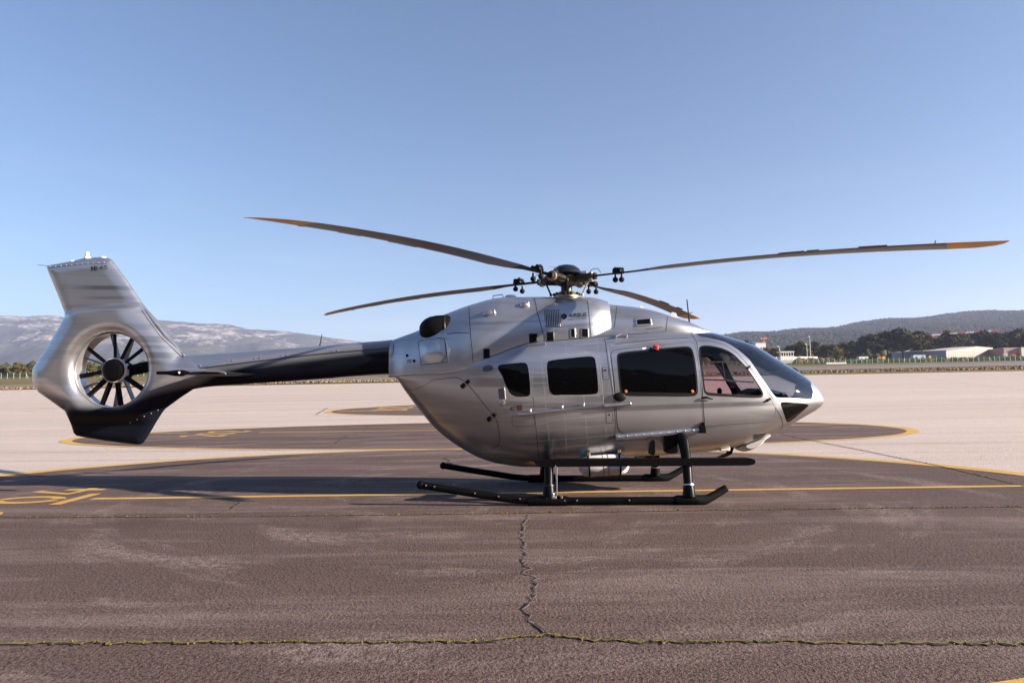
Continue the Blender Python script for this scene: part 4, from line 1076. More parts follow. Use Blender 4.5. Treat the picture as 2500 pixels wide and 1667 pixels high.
def grid_skin(name, loft, xs, ts, mat, parent, off=0.0, cap0=False, cap1=False, both=True):
    nx, nt_ = len(xs), len(ts); X, T = np.meshgrid(xs, ts, indexing='ij'); Vg = np.stack([X.ravel(), T.ravel()], 1)
    Fg = []
    for i in range(nx - 1):
        for j in range(nt_ - 1):
            a = i * nt_ + j; Fg += [(a, a + 1, a + nt_ + 1), (a, a + nt_ + 1, a + nt_)]
    o = skin_obj(name, loft, Vg, Fg, mat, parent, off, both=both)
    return o
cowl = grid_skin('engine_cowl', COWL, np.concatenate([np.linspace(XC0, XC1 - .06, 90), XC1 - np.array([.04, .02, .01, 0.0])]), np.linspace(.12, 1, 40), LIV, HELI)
# rolled front lip and dark mouth of the cowl, where it stands wider than the front fairing
def section(loft, x, ts, off=0.0):
    P = loft.p(np.full(len(ts), x), ts); return [tuple(p) for p in P] + [(p[0], -p[1], p[2]) for p in P[::-1]]
mb = MB(); tl = np.linspace(.3, 1, 40); sec = section(COWL, XC1, tl)
lip = [tuple(q) for q in sec]; inner = [(q[0] + .012, q[1] * .965, q[2] - .018) for q in sec]; deep = [(q[0] - .16, q[1] * .90, q[2] - .05) for q in sec]
n = len(lip)
mb.add(lip + inner, [(i, i + 1, n + i + 1, n + i) for i in range(n - 1)]); mb.add(inner + deep, [(i, i + 1, n + i + 1, n + i) for i in range(n - 1)])
mb.build('intake_lip', LIV, cowl)
mb = MB(); mb.add(deep, [tuple(range(n))]); mb.build('intake_mouth', DARK, cowl, False, None)
fair = grid_skin('transmission_fairing', FAIR, np.linspace(XF0 - .12, XF1, 60), np.linspace(.12, 1, 36), LIV, HELI)

# ---- tail boom
ztb = prof([(930, 833.5), (955, 831), (888, 836.5), (781, 846), (640, 856), (500, 866), (420, 872), (380, 876)])
zbb = prof([(930, 914), (958, 913), (763, 926.5), (560, 940), (500, 944), (420, 949), (380, 951)])
XB0, XB1 = at(400, 900, 0)[0], at(966, 900, 0)[0]
BOOM = Loft(zbb, ztb, lambda x: (ztb(x) + zbb(x)) / 2, pchip([XB0, -5.5, -4.0, XB1], [.165, .175, .205, .245]), C_(2.1), C_(2.1), XB0, XB1)
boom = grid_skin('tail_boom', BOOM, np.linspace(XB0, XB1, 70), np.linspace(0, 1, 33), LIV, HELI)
seam_b = [BOOM.pix(*q) for q in [(462, 889), (470, 898), (485, 899.5), (500, 897), (640, 880), (768, 865), (860, 857), (948, 849.5)]]
fs = pchip([q[0] for q in seam_b], [q[1] for q in seam_b])
xsb = np.linspace(seam_b[0][0], XB1 - .06, 60); Vb, Fb = [], []
for i, x in enumerate(xsb):
    t0 = float(fs(x))
    for j in range(13): Vb.append((x, t0 + (1 - t0) * j / 12))
for i in range(59):
    for j in range(12):
        a = i * 13 + j; Fb += [(a, a + 1, a + 14), (a, a + 14, a + 13)]
cover = skin_obj('boom_cover', BOOM, np.array(Vb), Fb, LIV, HELI, .008, both=True)
# generic line on a lofted skin
def skin_line(name, loft, px_pts, w, mat, parent, off=.0025, smooth=0, flip=False):
    P = [loft.pix(*q) for q in px_pts]
    Q = resample([(a, b * KT) for a, b in P], .03, False); T = np.array(Q); n = len(T)
    Vv, Ff = [], []; p3 = loft.p(T[:, 0], T[:, 1] / KT); nn = loft.nrm(T[:, 0], T[:, 1] / KT)
    for i in range(n):
        t = p3[min(i + 1, n - 1)] - p3[max(i - 1, 0)]; s_ = np.cross(nn[i], t); s_ /= np.linalg.norm(s_) + 1e-12
        Vv += [p3[i] + s_ * w / 2 + nn[i] * off, p3[i] - s_ * w / 2 + nn[i] * off]
    Ff = [(2 * i, 2 * i + 1, 2 * i + 3, 2 * i + 2) for i in range(n - 1)]
    return link(name, mesh(Vv, Ff, True, None), mat, parent)
skin_line('panel_joint', BOOM, [(462, 886), (466, 893), (474, 899), (485, 900), (500, 897.5), (640, 880.5), (768, 865.5), (860, 857.3), (950, 849.8)], .012, JNT, cover, .0095)

# ---- shroud of the tail fan with upper and lower fin
XH, ZH = at(264, 903, -.22); RH = .565
outline_px = [(114, 649), (150, 642.5), (175, 638), (200, 632), (213, 629.5), (242, 628), (262, 629), (273, 634), (281, 645), (310, 684), (356, 753), (392, 791), (451, 868), (470, 866), (520, 865), (545, 870), (550, 905), (548, 938), (530, 942), (500, 945), (471, 950), (440, 970), (400, 999), (392, 1010), (372, 1046), (357, 1070), (350, 1080), (344, 1084), (334, 1085), (260, 1076), (200, 1066), (188, 1063.5), (181, 1057), (176, 1040), (165, 1005), (130, 980), (101, 960), (89, 945), (84.5, 925), (84.5, 912), (87, 897), (95, 885), (124, 842), (150, 798), (163, 774), (160, 766), (140, 715), (117, 660)]
SO = np.array([at(a, b, 0) for a, b in outline_px])
def seg_dist(pts, poly):
    d = np.full(len(pts), 1e9); n = len(poly)
    for i in range(n):
        a, b = poly[i], poly[(i + 1) % n]; ab = b - a; t = np.clip(((pts - a) @ ab) / (ab @ ab), 0, 1)
        d = np.minimum(d, np.linalg.norm(pts - (a + t[:, None] * ab), axis=1))
    return d
def sstep(a, b, x): t = np.clip((x - a) / (b - a), 0, 1); return t * t * (3 - 2 * t)
def shroud_h(P):
    P = np.asarray(P, float); x, z = P[:, 0], P[:, 1]; d = seg_dist(P, SO)
    zl = np.interp(x, [-7.7, -6.6, -6.3], [at(164, 772, 0)[1], at(335, 750, 0)[1], at(352, 748, 0)[1]])
    up = sstep(-.02, .07, z - zl)                              # step on to the thin upper fin
    dn = sstep(0.0, .25, at(300, 1000, 0)[1] - z)              # lower fin
    full = .245 - .06 * sstep(-6.1, -5.3, x)
    hm = full * (1 - up) * (1 - dn) + .085 * up + .075 * dn
    de = .34 * (1 - up) * (1 - dn) + .20 * up + .14 * dn
    q = np.clip(d / de, 0, 1); h = hm * np.sqrt(np.clip(1 - (1 - q) ** 2, 0, 1)) 
    r = np.hypot(x - XH, z - ZH); lipw = .17
    k = np.clip((RH + lipw - r) / lipw, 0, 1)
    h = np.where(k > 0, np.maximum(h - .13 * (1 - np.sqrt(np.clip(1 - k ** 2, 0, 1))), .02), h)
    return h
step = .032
gx, gz = np.meshgrid(np.arange(SO[:, 0].min(), SO[:, 0].max(), step), np.arange(SO[:, 1].min(), SO[:, 1].max(), step))
G = np.stack([gx.ravel(), gz.ravel()], 1) + RNG.uniform(-.002, .002, (gx.size, 2))
rr = np.hypot(G[:, 0] - XH, G[:, 1] - ZH)
G = G[inside(G, SO) & (seg_dist(G, SO) > .05) & (rr > RH + .19)]
ringpts = []
for q in (.0, .006, .014, .026, .042, .062, .085, .11, .14, .17, .185):
    ringpts.append([(XH + (RH + q) * math.cos(a), ZH + (RH + q) * math.sin(a)) for a in np.linspace(0, 2 * math.pi, 96, endpoint=False)])
pts = [tuple(p) for p in G]; edges = []
SOd = np.array(resample(SO, .03)); b0 = len(pts); pts += [tuple(p) for p in SOd]; edges += [(b0 + i, b0 + (i + 1) % len(SOd)) for i in range(len(SOd))]
for dd in (.003, .009, .018, .03, .044):
    Pn = inset(SOd, dd); Pn = Pn[inside(Pn, SO) & (seg_dist(Pn, SO) > dd * .8)]; pts += [tuple(p) for p in Pn]
for k, rg_ in enumerate(ringpts):
    b = len(pts); pts += rg_
    if k == 0: edges += [(b + i, b + (i + 1) % 96) for i in range(96)]
v, e, f, *_ = delaunay_2d_cdt([Vector(p) for p in pts], edges, [], 0, 1e-6)
V2 = np.array([(q.x, q.y) for q in v]); F2 = np.array([tuple(q) for q in f if len(q) == 3]); c2 = V2[F2].mean(1)
F2 = F2[inside(c2, SO) & (np.hypot(c2[:, 0] - XH, c2[:, 1] - ZH) > RH - 1e-3)]
H2 = shroud_h(V2); H2[seg_dist(V2, SOd) < 1e-4] = 0.0
def hgrad(P):
    e_ = 4e-3; return (shroud_h(P + [e_, 0]) - shroud_h(P - [e_, 0])) / (2 * e_), (shroud_h(P + [0, e_]) - shroud_h(P - [0, e_])) / (2 * e_)
gxx, gzz = hgrad(V2)
N2 = np.stack([-gxx, -np.ones(len(V2)), -gzz], 1); N2[:, [0, 2]] *= 1; N2 /= np.linalg.norm(N2, axis=1, keepdims=True)
Pn = np.stack([V2[:, 0], -H2, V2[:, 1]], 1)
gn = np.cross(Pn[F2[:, 1]] - Pn[F2[:, 0]], Pn[F2[:, 2]] - Pn[F2[:, 0]]); fl = gn[:, 1] > 0; F2[fl] = F2[fl][:, ::-1]
Pm = Pn * [1, -1, 1]; Nn = len(Pn)
me = bpy.data.meshes.new('fan_shroud'); me.from_pydata(np.vstack([Pn, Pm]).tolist(), [], np.vstack([F2, F2[:, ::-1] + Nn]).tolist())
me.polygons.foreach_set('use_smooth', [True] * len(me.polygons)); me.update()
me.normals_split_custom_set_from_vertices([tuple(q) for q in np.vstack([N2, N2 * [1, -1, 1]])])
shroud = link('fan_shroud', me, LIV, HELI)
hl = float(shroud_h(np.array([[XH + RH + 1e-4, ZH]]))[0])
mb = MB(); nn_ = 72
ringv = [(XH + RH * math.cos(a), yy, ZH + RH * math.sin(a)) for yy in (-hl - .004, hl + .004) for a in np.linspace(0, 2 * math.pi, nn_, endpoint=False)]
mb.add(ringv, [(i, (i + 1) % nn_, nn_ + (i + 1) % nn_, nn_ + i) for i in range(nn_)])
duct = link('fan_duct', mesh(mb.v, mb.f, True, None), simple('duct_paint', (.50, .49, .49), .3, .75), shroud)
mb = MB(); mb.tube([(XH + (RH - .004) * math.cos(a), -hl - .003, ZH + (RH - .004) * math.sin(a)) for a in np.linspace(0, 2 * math.pi, 73)], .006, 6, 0, False); mb.build('duct_rim', METAL, shroud)
# fan: hub, blades, stator vanes, drive shaft
fan = MB(); fan.lathe([(.0, -.135), (.09, -.132), (.15, -.118), (.172, -.095), (.176, -.03), (.17, .05), (.0, .05)], ((XH, 0, ZH), (0, 1, 0)), 36)
fan = fan.build('tail_fan', BLK, HELI)
mb = MB(); mb.lathe([(.182, -.085), (.192, -.06), (.196, -.0), (.188, .02)], ((XH, 0, ZH), (0, 1, 0)), 36); mb.build('hub_ring', WHT, fan)
fb_ = MB(); prof_ = []
for r_, ch, th in ((.15, .07, .018), (.3, .078, .014), (RH - .012, .075, .009)):
    for (u, w_) in ((.5, 0), (.2, .5), (-.2, .42), (-.5, 0), (-.2, -.3), (.2, -.5)):
        an = rad(32 - 20 * r_); cx, cy = u * ch, w_ * th * 2
        prof_.append((r_, cx * math.cos(an) - cy * math.sin(an), cx * math.sin(an) + cy * math.cos(an)))
fmesh_v = [(p[0], p[2], p[1]) for p in prof_]
fmesh_f = [(i * 6 + j, i * 6 + (j + 1) % 6, (i + 1) * 6 + (j + 1) % 6, (i + 1) * 6 + j) for i in range(2) for j in range(6)] + [tuple(range(12, 18))]
fme = mesh(fmesh_v, fmesh_f, True, 60, name='fan_blade'); fme.materials.append(BLK)
for a in (142, 93, 64, 38, -34, -79, -110, -136, -171, 12):
    o = bpy.data.objects.new('fan_blade', fme); COL.objects.link(o); o.parent = fan; o.matrix_local = Matrix.Translation((XH, -.03, ZH)) @ Matrix.Rotation(-rad(a), 4, 'Y')
VANE = simple('vane_paint', (.20, .21, .23), .35, .4)
vm = MB(); vm.box((.36, 0, 0), (.42, .11, .020), Matrix.Rotation(0, 3, 'X'), 0, .008); vme = mesh(vm.v, vm.f, False, None, name='stator_vane'); vme.materials.append(VANE)
mb = MB(); mb.lathe([(.0, .05), (.15, .06), (.16, .1), (.16, .2), (.10, .26), (.0, .28)], ((XH, 0, ZH), (0, 1, 0)), 30); gear = mb.build('fan_gearbox', BLK, HELI)
for a in (106, 72, -66, -98, 160, 205):
    o = bpy.data.objects.new('stator_vane', vme); COL.objects.link(o); o.parent = gear; o.matrix_local = Matrix.Translation((XH, .13, ZH)) @ Matrix.Rotation(-rad(a), 4, 'Y')
mb = MB(); mb.tube([(XH + .12, .13, ZH + .0), (XH + RH + .02, .13, ZH + .07)], [.085, .07], 14); mb.build('drive_shaft', BLK, gear)
# fin details: tip cap joint, beacon, domes, trailing wire, leading strip
def fin_y(px, py, off=.0):
    x, z = at(px, py, -.08); h = float(shroud_h(np.array([[x, z]]))[0]); x, z = at(px, py, -h); return np.array([x, -h - off, z])
def fin_line(name, pts, w, mat, parent, off=.002):
    Q = resample([np.array(p, float) for p in pts], 6, False); P = np.array([fin_y(q[0], q[1], off) for q in Q]); n = len(P); Vv = []
    for i in range(n):
        t = P[min(i + 1, n - 1)] - P[max(i - 1, 0)]; s_ = np.cross([0, -1, 0], t); s_ /= np.linalg.norm(s_) + 1e-12; Vv += [P[i] + s_ * w / 2, P[i] - s_ * w / 2]
    return link(name, mesh(Vv, [(2 * i, 2 * i + 1, 2 * i + 3, 2 * i + 2) for i in range(n - 1)], True, None), mat, parent)
fin_line('panel_joint', [(117, 655), (160, 649), (220, 644), (278, 643)], .008, JNT, shroud)
fin_line('panel_joint', [(346, 757), (362, 780), (392, 821), (448, 876)], .010, JNT, shroud)
fin_line('edge_strip', [(352, 756), (375, 786), (400, 818), (450, 871)], .035, LIV, shroud, .012)
mb = MB(); p = at(213, 629, 0); mb.lathe([(.045, -.02), (.045, .01), (.03, .02), (.03, .07), (.022, .085), (.0, .09)], ((p[0], 0, p[1]), (0, 0, 1)), 14); mb.build('beacon', WHT, shroud)
for q in ((178, 637), (252, 627.5)):
    p = at(q[0], q[1], 0); mb = MB(); mb.ball((p[0], 0, p[1] - .012), .05, 14, (1.1, .7, .42)); mb.build('antenna_dome', WHT, shroud)
mb = MB(); a_, b_ = at(114, 649, 0), at(92, 647, 0); mb.tube([(a_[0], 0, a_[1]), (b_[0], 0, b_[1])], .004, 5); mb.build('static_wick', DMET, shroud)
# horizontal stabiliser
def airfoil(n=12):
    P = []
    for t in np.linspace(0, 2 * math.pi, 2 * n, endpoint=False):
        u = .5 + .5 * math.cos(t); th = .5 * 1.05 * (math.sqrt(max(u, 0)) * .2969 - .126 * u - .3516 * u ** 2 + .2843 * u ** 3 - .1015 * u ** 4) / .1 * .5
        P.append((1 - u, th * (1 if math.sin(t) >= 0 else -1)))
    return P                                   # u=0 -> trailing (x low) ... chord 0..1, thickness ~ +-.5
AF = airfoil()
XS0, ZS = at(392, 909, -1.2)[0], at(470, 910.5, -1.2)[1]; XS1 = at(552, 912, -1.2)[0]
mb = MB(); yy = [-1.22, -1.16, -.6, 0, .6, 1.16, 1.22]; Vv = []
for y in yy:
    k = .55 if abs(y) > 1.2 else 1.0
    for (u, th) in AF: Vv.append((XS1 - (XS1 - XS0) * .92 * (1 - u) - .02 if False else XS0 + (XS1 - XS0) * (1 - (1 - u)), y, ZS + th * .10 * k))
nA = len(AF)
mb.add(Vv, [(i * nA + j, i * nA + (j + 1) % nA, (i + 1) * nA + (j + 1) % nA, (i + 1) * nA + j) for i in range(len(yy) - 1) for j in range(nA)] + [tuple(range(nA)), tuple((len(yy) - 1) * nA + j for j in range(nA))])
stab = mb.build('stabiliser', LIV, HELI)
for sgn in (-1, 1):
    mb = MB(); L_ = XS1 - XS0
    mb.tube([(XS0 - .03, sgn * 1.235, ZS + .005), (XS0 + .12 * L_, sgn * 1.235, ZS + .005), (XS0 + .25 * L_, sgn * 1.235, ZS), (XS0 + .36 * L_, sgn * 1.235, ZS), (XS0 + .46 * L_, sgn * 1.235, ZS + .008)], [.022, .024, .042, .044, .012], 12); cap = mb.build('tip_fairing', BLK, stab)
    mb = MB(); mb.ball((XS0 + .325 * L_, sgn * 1.275, ZS + .004), .017, 12); mb.build('navigation_light', simple('lens_glass', (.8, .72, .5), .15), cap)
    mb = MB(); mb.tube([(XS0 + .72 * L_, sgn * 1.24, ZS + .02), (XS0 + .9 * L_, sgn * 1.24, ZS + .018), (XS1, sgn * 1.24, ZS - .005), (XS1 + .02, sgn * 1.24, ZS - .025)], [.010, .016, .015, .008], 8); mb.build('tip_edge', METAL, stab)

# ---- main rotor
BZ = lambda r: 3.2 - (max(r, 2.0) - 2.0) ** 2 * .0145
def blade_sections(r0, r1, n):
    out = []
    for r in np.linspace(r0, r1, n):
        ch = np.interp(r, [.42, .95, 1.15, 1.45, 1.75, 4.9, 5.2, 5.38, 5.46, 5.5], [.09, .10, .13, .26, .315, .305, .27, .19, .11, .03])
        th = np.interp(r, [.42, .95, 1.5, 5.0, 5.5], [.055, .05, .042, .030, .012])
        le = np.interp(r, [.42, .95, 1.15, 1.45, 1.75, 4.9, 5.2, 5.38, 5.46, 5.5], [.045, .05, .06, .085, .085, .085, .05, -.03, -.11, -.19])
        tw = rad(np.interp(r, [.4, 1.1, 1.6, 3.0, 4.7, 5.5], [10, 6, 2, 1.0, -3.0, -6.0]))
        for (u, t) in AF:
            c = le - (1 - u) * 0 - u * ch; zt_ = t * th
            out.append((r, c * math.cos(tw) - zt_ * math.sin(tw), BZ(r) + c * math.sin(tw) + zt_ * math.cos(tw)))
    return out
def loft_mesh(V, n, nA, name, mat):
    Ff = [(i * nA + j, i * nA + (j + 1) % nA, (i + 1) * nA + (j + 1) % nA, (i + 1) * nA + j) for i in range(n - 1) for j in range(nA)] + [tuple(range(nA)), tuple((n - 1) * nA + j for j in range(nA))]
    mm = MB(); mm.add(V, Ff); me = mesh(mm.v, mm.f, True, 40, name=name); bm = bmesh.new(); bm.from_mesh(me); bmesh.ops.recalc_face_normals(bm, faces=bm.faces); bm.to_mesh(me); bm.free(); me.materials.append(mat); return me
root_me = loft_mesh(blade_sections(.42, 1.38, 14), 14, nA, 'blade_cuff', BLK)
main_me = loft_mesh(blade_sections(1.38, 4.93, 50), 50, nA, 'rotor_blade', BLADE)
tip_me = loft_mesh(blade_sections(4.93, 5.5, 30), 30, nA, 'blade_tip', TIPM)
tab = MB()
def bpt(r, c, dz=0.0):
    tw = rad(np.interp(r, [.4, 1.1, 1.6, 3.0, 4.7, 5.5], [10, 6, 2, 1.0, -3.0, -6.0])); return (r, c * math.cos(tw), BZ(r) + c * math.sin(tw) + dz)
TABS = []
for r0, r1 in ((3.15, 3.45), (3.48, 3.62), (4.05, 4.35)):
    tab = MB(); tab.add([bpt(r0, -.21, .004), bpt(r1, -.21, .004), bpt(r1, -.262, .006), bpt(r0, -.262, .006), bpt(r0, -.21, -.004), bpt(r1, -.21, -.004), bpt(r1, -.262, .002), bpt(r0, -.262, .002)], [(0, 1, 2, 3), (7, 6, 5, 4), (0, 4, 5, 1), (1, 5, 6, 2), (2, 6, 7, 3), (3, 7, 4, 0)])
    me = mesh(tab.v, tab.f, False, None, name='trim_tab'); me.materials.append(DMET); TABS.append(('trim_tab', me))
tab = MB(); tab.tube([bpt(4.82, -.215, .0), bpt(4.83, -.30, .012)], .006, 5); me = mesh(tab.v, tab.f, True, None, name='blade_wick'); me.materials.append(DMET); TABS.append(('blade_wick', me))
# dampers on the cuff: paired weights under it, clamps above
dm = MB()
for sx in (-.075, .075): dm.ball(bpt(.86 + sx * .2, sx, -.095), .042, 14); dm.tube([bpt(.86 + sx * .2, sx, -.06), bpt(.86 + sx * .2, sx, -.01)], .014, 8)
dmp_me = mesh(dm.v, dm.f, True, 50, name='lag_damper'); dmp_me.materials.append(RUB)
cl = MB()
for sx in (-.04, .04): cl.tube([bpt(.80, sx, .05), bpt(.92, sx, .05)], .030, 10); cl.tube([bpt(.815, sx, .03), bpt(.83, sx, .09)], .016, 8)
cl.box(bpt(.86, 0, .02), (.13, .16, .05), None, 0, .01)
clm_me = mesh(cl.v, cl.f, True, 50, name='damper_clamp'); clm_me.materials.append(BLK)
for az in (237.88, 327.88, 57.88, 147.88):
    o = bpy.data.objects.new('rotor_blade', main_me); COL.objects.link(o); o.parent = HELI; o.rotation_euler = (0, 0, rad(az))
    for nm, mm in (('blade_cuff', root_me), ('blade_tip', tip_me), ('lag_damper', dmp_me), ('damper_clamp', clm_me), *TABS):
        c = bpy.data.objects.new(nm, mm); COL.objects.link(c); c.parent = o
hub = MB(); hub.lathe([(.10, 2.88), (.10, 2.93), (.085, 2.96), (.085, 3.08), (.13, 3.10), (.17, 3.14), (.18, 3.22), (.15, 3.27), (.0, 3.28)], n=28)
hub = hub.build('rotor_head', DMET, HELI)
mb = MB(); mb.lathe([(.225, 3.265), (.235, 3.275), (.225, 3.305), (.19, 3.355), (.13, 3.395), (.06, 3.412), (.0, 3.415)], n=32); mb.build('head_cap', simple('cap_gloss', (.012, .012, .016), .22), hub)
mb = MB(); mb.lathe([(.20, 2.905), (.20, 2.935), (.165, 2.965), (.13, 2.985), (.12, 3.0)], n=28); mb.build('swashplate', BRASS, hub)
mb = MB()
for k in range(10):
    a = k * .628; mb.ball((.19 * math.cos(a), .19 * math.sin(a), 2.96), .026, 8)
mb.build('swashplate_bolts', DMET, hub)
for az in (237.88, 327.88, 57.88, 147.88):
    ca, sa = math.cos(rad(az)), math.sin(rad(az)); Rz = Matrix.Rotation(rad(az), 3, 'Z')
    def L3(x, y, z): v_ = Rz @ Vector((x, y, z)); return (v_.x, v_.y, v_.z)
    mb = MB(); mb.box(L3(.30, 0, 3.19), (.26, .15, .10), Rz, 0, .02); mb.tube([L3(.12, 0, 3.19), L3(.50, 0, 3.195)], [.085, .05], 14); arm = mb.build('hub_arm', DMET, hub)
    mb = MB(); mb.lathe([(.06, .0), (.075, .01), (.075, .05), (.055, .06)], (L3(.40, 0, 3.19), L3(1, 0, 0)), 16); mb.build('arm_collar', BRASS if az < 300 else METAL, arm)
    mb = MB(); mb.lathe([(.03, .0), (.045, .004), (.045, .03), (.02, .04)], (L3(.43, -.06, 3.2), L3(.4, -1, 0)), 12); mb.build('arm_cap', REDP if az == 237.88 else DMET, arm)
    mb = MB(); mb.tube([L3(.20, .13, 2.955), L3(.27, .16, 3.14)], .014, 8); mb.ball(L3(.20, .13, 2.955), .024, 10); mb.ball(L3(.27, .16, 3.14), .026, 10); mb.tube([L3(.27, .16, 3.14), L3(.36, .08, 3.17)], .02, 8); mb.build('pitch_link', METAL if az == 327.88 else DMET, arm)
    mb = MB(); mb.tube([L3(.34, .05, 3.25), L3(.42, .04, 3.31), L3(.52, .02, 3.31), L3(.58, .0, 3.235)], .005, 6); mb.build('bonding_wire', DMET, arm)
    mb = MB(); mb.box(L3(.33, -.02, 3.255), (.10, .10, .05), Rz, 0, .01); mb.build('arm_bracket', METAL if az == 327.88 else DMET, arm)

# ---- exhausts: black outlet domes either side at the back of the cowl
for sgn in (-1, 1):
    mb = MB(); yE = sgn * .285
    ex, ez = at(1090, 800, -.4); x0 = at(1021, 807, -.4)[0]
    pr = [(.0, 0.0), (.07, .010), (.125, .042), (.17, .10), (.198, .17), (.21, .26), (.21, .42), (.18, .50)]
    mb.lathe(pr, ((x0, yE, at(1021, 806, -.4)[1] - .0), (1, 0, .06)), 28); ex_o = mb.build('exhaust', simple('burnt_black_metal', (.006, .0055, .005), .6, Specular_IOR_Level=.12), HELI)
    mb = MB(); mb.lathe([(.212, .385), (.216, .39), (.216, .405), (.212, .41)], ((x0, yE, at(1021, 806, -.4)[1]), (1, 0, .06)), 28); mb.build('exhaust_collar', DMET, ex_o)
# bulged service panel below the exhaust and its thin bright vent
def skin_panel(name, loft, px_pts, mat, parent, off=.012, bulge=0.0, k=1, jw=.007, joint=True):
    P = outl(loft, px_pts, k); Rp = resample(P, .03); xs_ = [p[0] for p in P]; ts_ = [p[1] / KT for p in P]
    nx_ = max(6, int((max(xs_) - min(xs_)) / .03)); nt2 = max(6, int((max(ts_) - min(ts_)) * KT / .03))
    Vp, Fp, cp = skin_mesh(loft, np.linspace(min(xs_), max(xs_), nx_), np.linspace(min(ts_), max(ts_), nt2), [('o', Rp)], .03)
    Fp = [tuple(q) for q in np.array(Fp)[inside(cp, Rp)]]
    o = skin_obj(name, loft, Vp, Fp, mat, parent, off)
    if bulge:
        d = seg_dist(np.array([(q[0], q[1] * KT) for q in Vp]), np.array(Rp)); used = np.unique(np.array(Fp))
        for vi, q in zip(o.data.vertices, used):
            vi.co.y -= bulge * float(sstep(0, .13, d[q]))
        o.data.update(); bm = bmesh.new(); bm.from_mesh(o.data); bm.normal_update(); nrm = [tuple(v_.normal) for v_ in bm.verts]; bm.free(); o.data.normals_split_custom_set_from_vertices(nrm)
    if joint:
        skin_line('panel_joint', loft, px_pts + [px_pts[0]], jw, JNT, o, off + .001)
    return o
sp = skin_panel('service_panel', COWL, [(1021, 834), (1085, 827), (1093, 884), (1029, 891)], LIV, HELI, .010, .028)
mb = MB()
q0, n0 = COWL.P(1088, 826, .0); q1, _ = COWL.P(1094, 887, .0); q2, _ = COWL.P(1099, 852, .035); q3, _ = COWL.P(1092, 852, .02)
mb.add([q0, q2, q1, q3, q0 + n0 * .01, q1 + n0 * .01], [(0, 1, 2, 3), (0, 3, 2), (4, 1, 5)]); mb.build('vent_scoop', LIV, sp, False, None)
# cowl joints
for pts in ([(1145, 748), (1147, 790), (1150, 830), (1155, 884)], [(1303, 727), (1312, 765), (1322, 800), (1330, 833)], [(1434, 734), (1438, 770), (1441, 800), (1443, 822)], [(1092, 815), (1120, 812), (1146, 813)]):
    skin_line('panel_joint', COWL, pts, .010, JNT, cowl)
for pts in ([(1506, 747), (1503, 775), (1498, 811)], [(1629, 772), (1628, 790), (1626, 808)], [(1498, 811), (1530, 809), (1570, 805), (1600, 801), (1618, 798)]):
    skin_line('panel_joint', FAIR, pts, .008, JNT, fair)
skin_line('cowl_seam', POD, [(q[0], q[1] + 1.2) for q in seam_px[1:-1]], .010, JNT, HELI, .004)
for pts in ([(1301, 968), (1304, 1005), (1309, 1050), (1316, 1115)], [(1476, 826), (1484, 880), (1492, 930), (1500, 990), (1504, 1066)], [(1500, 841), (1560, 834), (1620, 828), (1680, 824.5)], [(1682, 808), (1690, 818), (1698, 832)], [(1883, 977), (1895, 998), (1905, 1015), (1911, 1030), (1910, 1042), (1903, 1051)], [(1697, 831), (1735, 831.5), (1768, 841), (1800, 862), (1836, 903), (1864, 941), (1888, 975)]):
    skin_line('panel_joint', POD, pts, .008, JNT, HELI)
# paint band across the doors
# ---- small recesses and fittings on the cowl
def skin_box(name, loft, px, py, w, h, d, mat, parent, rot=0.0, off=0.0, bev=.006):
    q, nrm = loft.P(px, py, off); nrm = Vector(nrm).normalized(); up = Vector((0, 0, 1)); ax = nrm.cross(up).normalized() * -1; ay = ax.cross(nrm).normalized() * -1
    ax = up.cross(nrm).normalized(); ay = nrm.cross(ax).normalized()
    ca, sa = math.cos(rad(rot)), math.sin(rad(rot)); a2 = ax * ca + ay * sa; b2 = ay * ca - ax * sa
    Rm = Matrix((a2, b2, nrm)).transposed(); mb = MB(); mb.box(tuple(q), (w, h, d), Rm, 0, bev); return mb.build(name, mat, parent, True, 30)
for (px, py, w, h) in ((1188, 863, .075, .12), (1302, 826, .10, .12), (1344, 822, .085, .12), (1399, 813, .055, .12), (1428, 813, .085, .12)):
    o = skin_box('latch_frame', COWL, px, py, w + .02, h + .02, .012, METAL if px in (1399, 1428) else DMET, cowl, 0, .003, .012)
    skin_box('latch_recess', COWL, px, py, w, h, .012, BLK, o, 0, .007, .01)
for k in range(9):
    x = 1331 + k * 4.3
    q0, n0 = COWL.P(x, 759, .006); q1, n1 = COWL.P(x + 1.6, 797, .006)
    mb = MB(); mb.tube([q0, (q0 + q1) / 2 + n0 * .002, q1], .009, 6); mb.build('louvre_slat', METAL, cowl)
skin_panel('louvre_recess', COWL, [(1328, 757), (1367, 757), (1370, 798), (1331, 798)], DARK, cowl, .002, 0, 0, joint=False)
for (px, py, w) in ((1195, 765, .20), (1281, 745, .15)):
    q, nrm = COWL.P(px, py, 0); mb = MB(); mb.ball(tuple(q), .5, 18, (w, .12, .10), 0, Matrix.Rotation(rad(-10), 3, 'Y')); sc_ = mb.build('air_scoop', LIV, cowl)
    q, nrm = COWL.P(px + w * 62, py - 2, .012); mb = MB(); mb.ball(tuple(q), .5, 12, (.03, .10, .085)); mb.build('scoop_mouth', METAL, sc_)
o = skin_box('fairing_window_frame', FAIR, 1571, 786, .235, .115, .012, METAL, fair, 4, .006, .012); skin_box('fairing_window', FAIR, 1571, 786, .195, .08, .012, DGL, o, 4, .010, .008)
def grab(loft, pts, r, mat, parent, name='grab_handle', off=.045):
    P = [loft.P(*q, 0.0) for q in pts]; L_ = [P[0][0]] + [p[0] + p[1] * off for p in P] + [P[-1][0]]
    mb = MB(); mb.tube([tuple(q) for q in L_], r, 8); return mb.build(name, mat, parent)
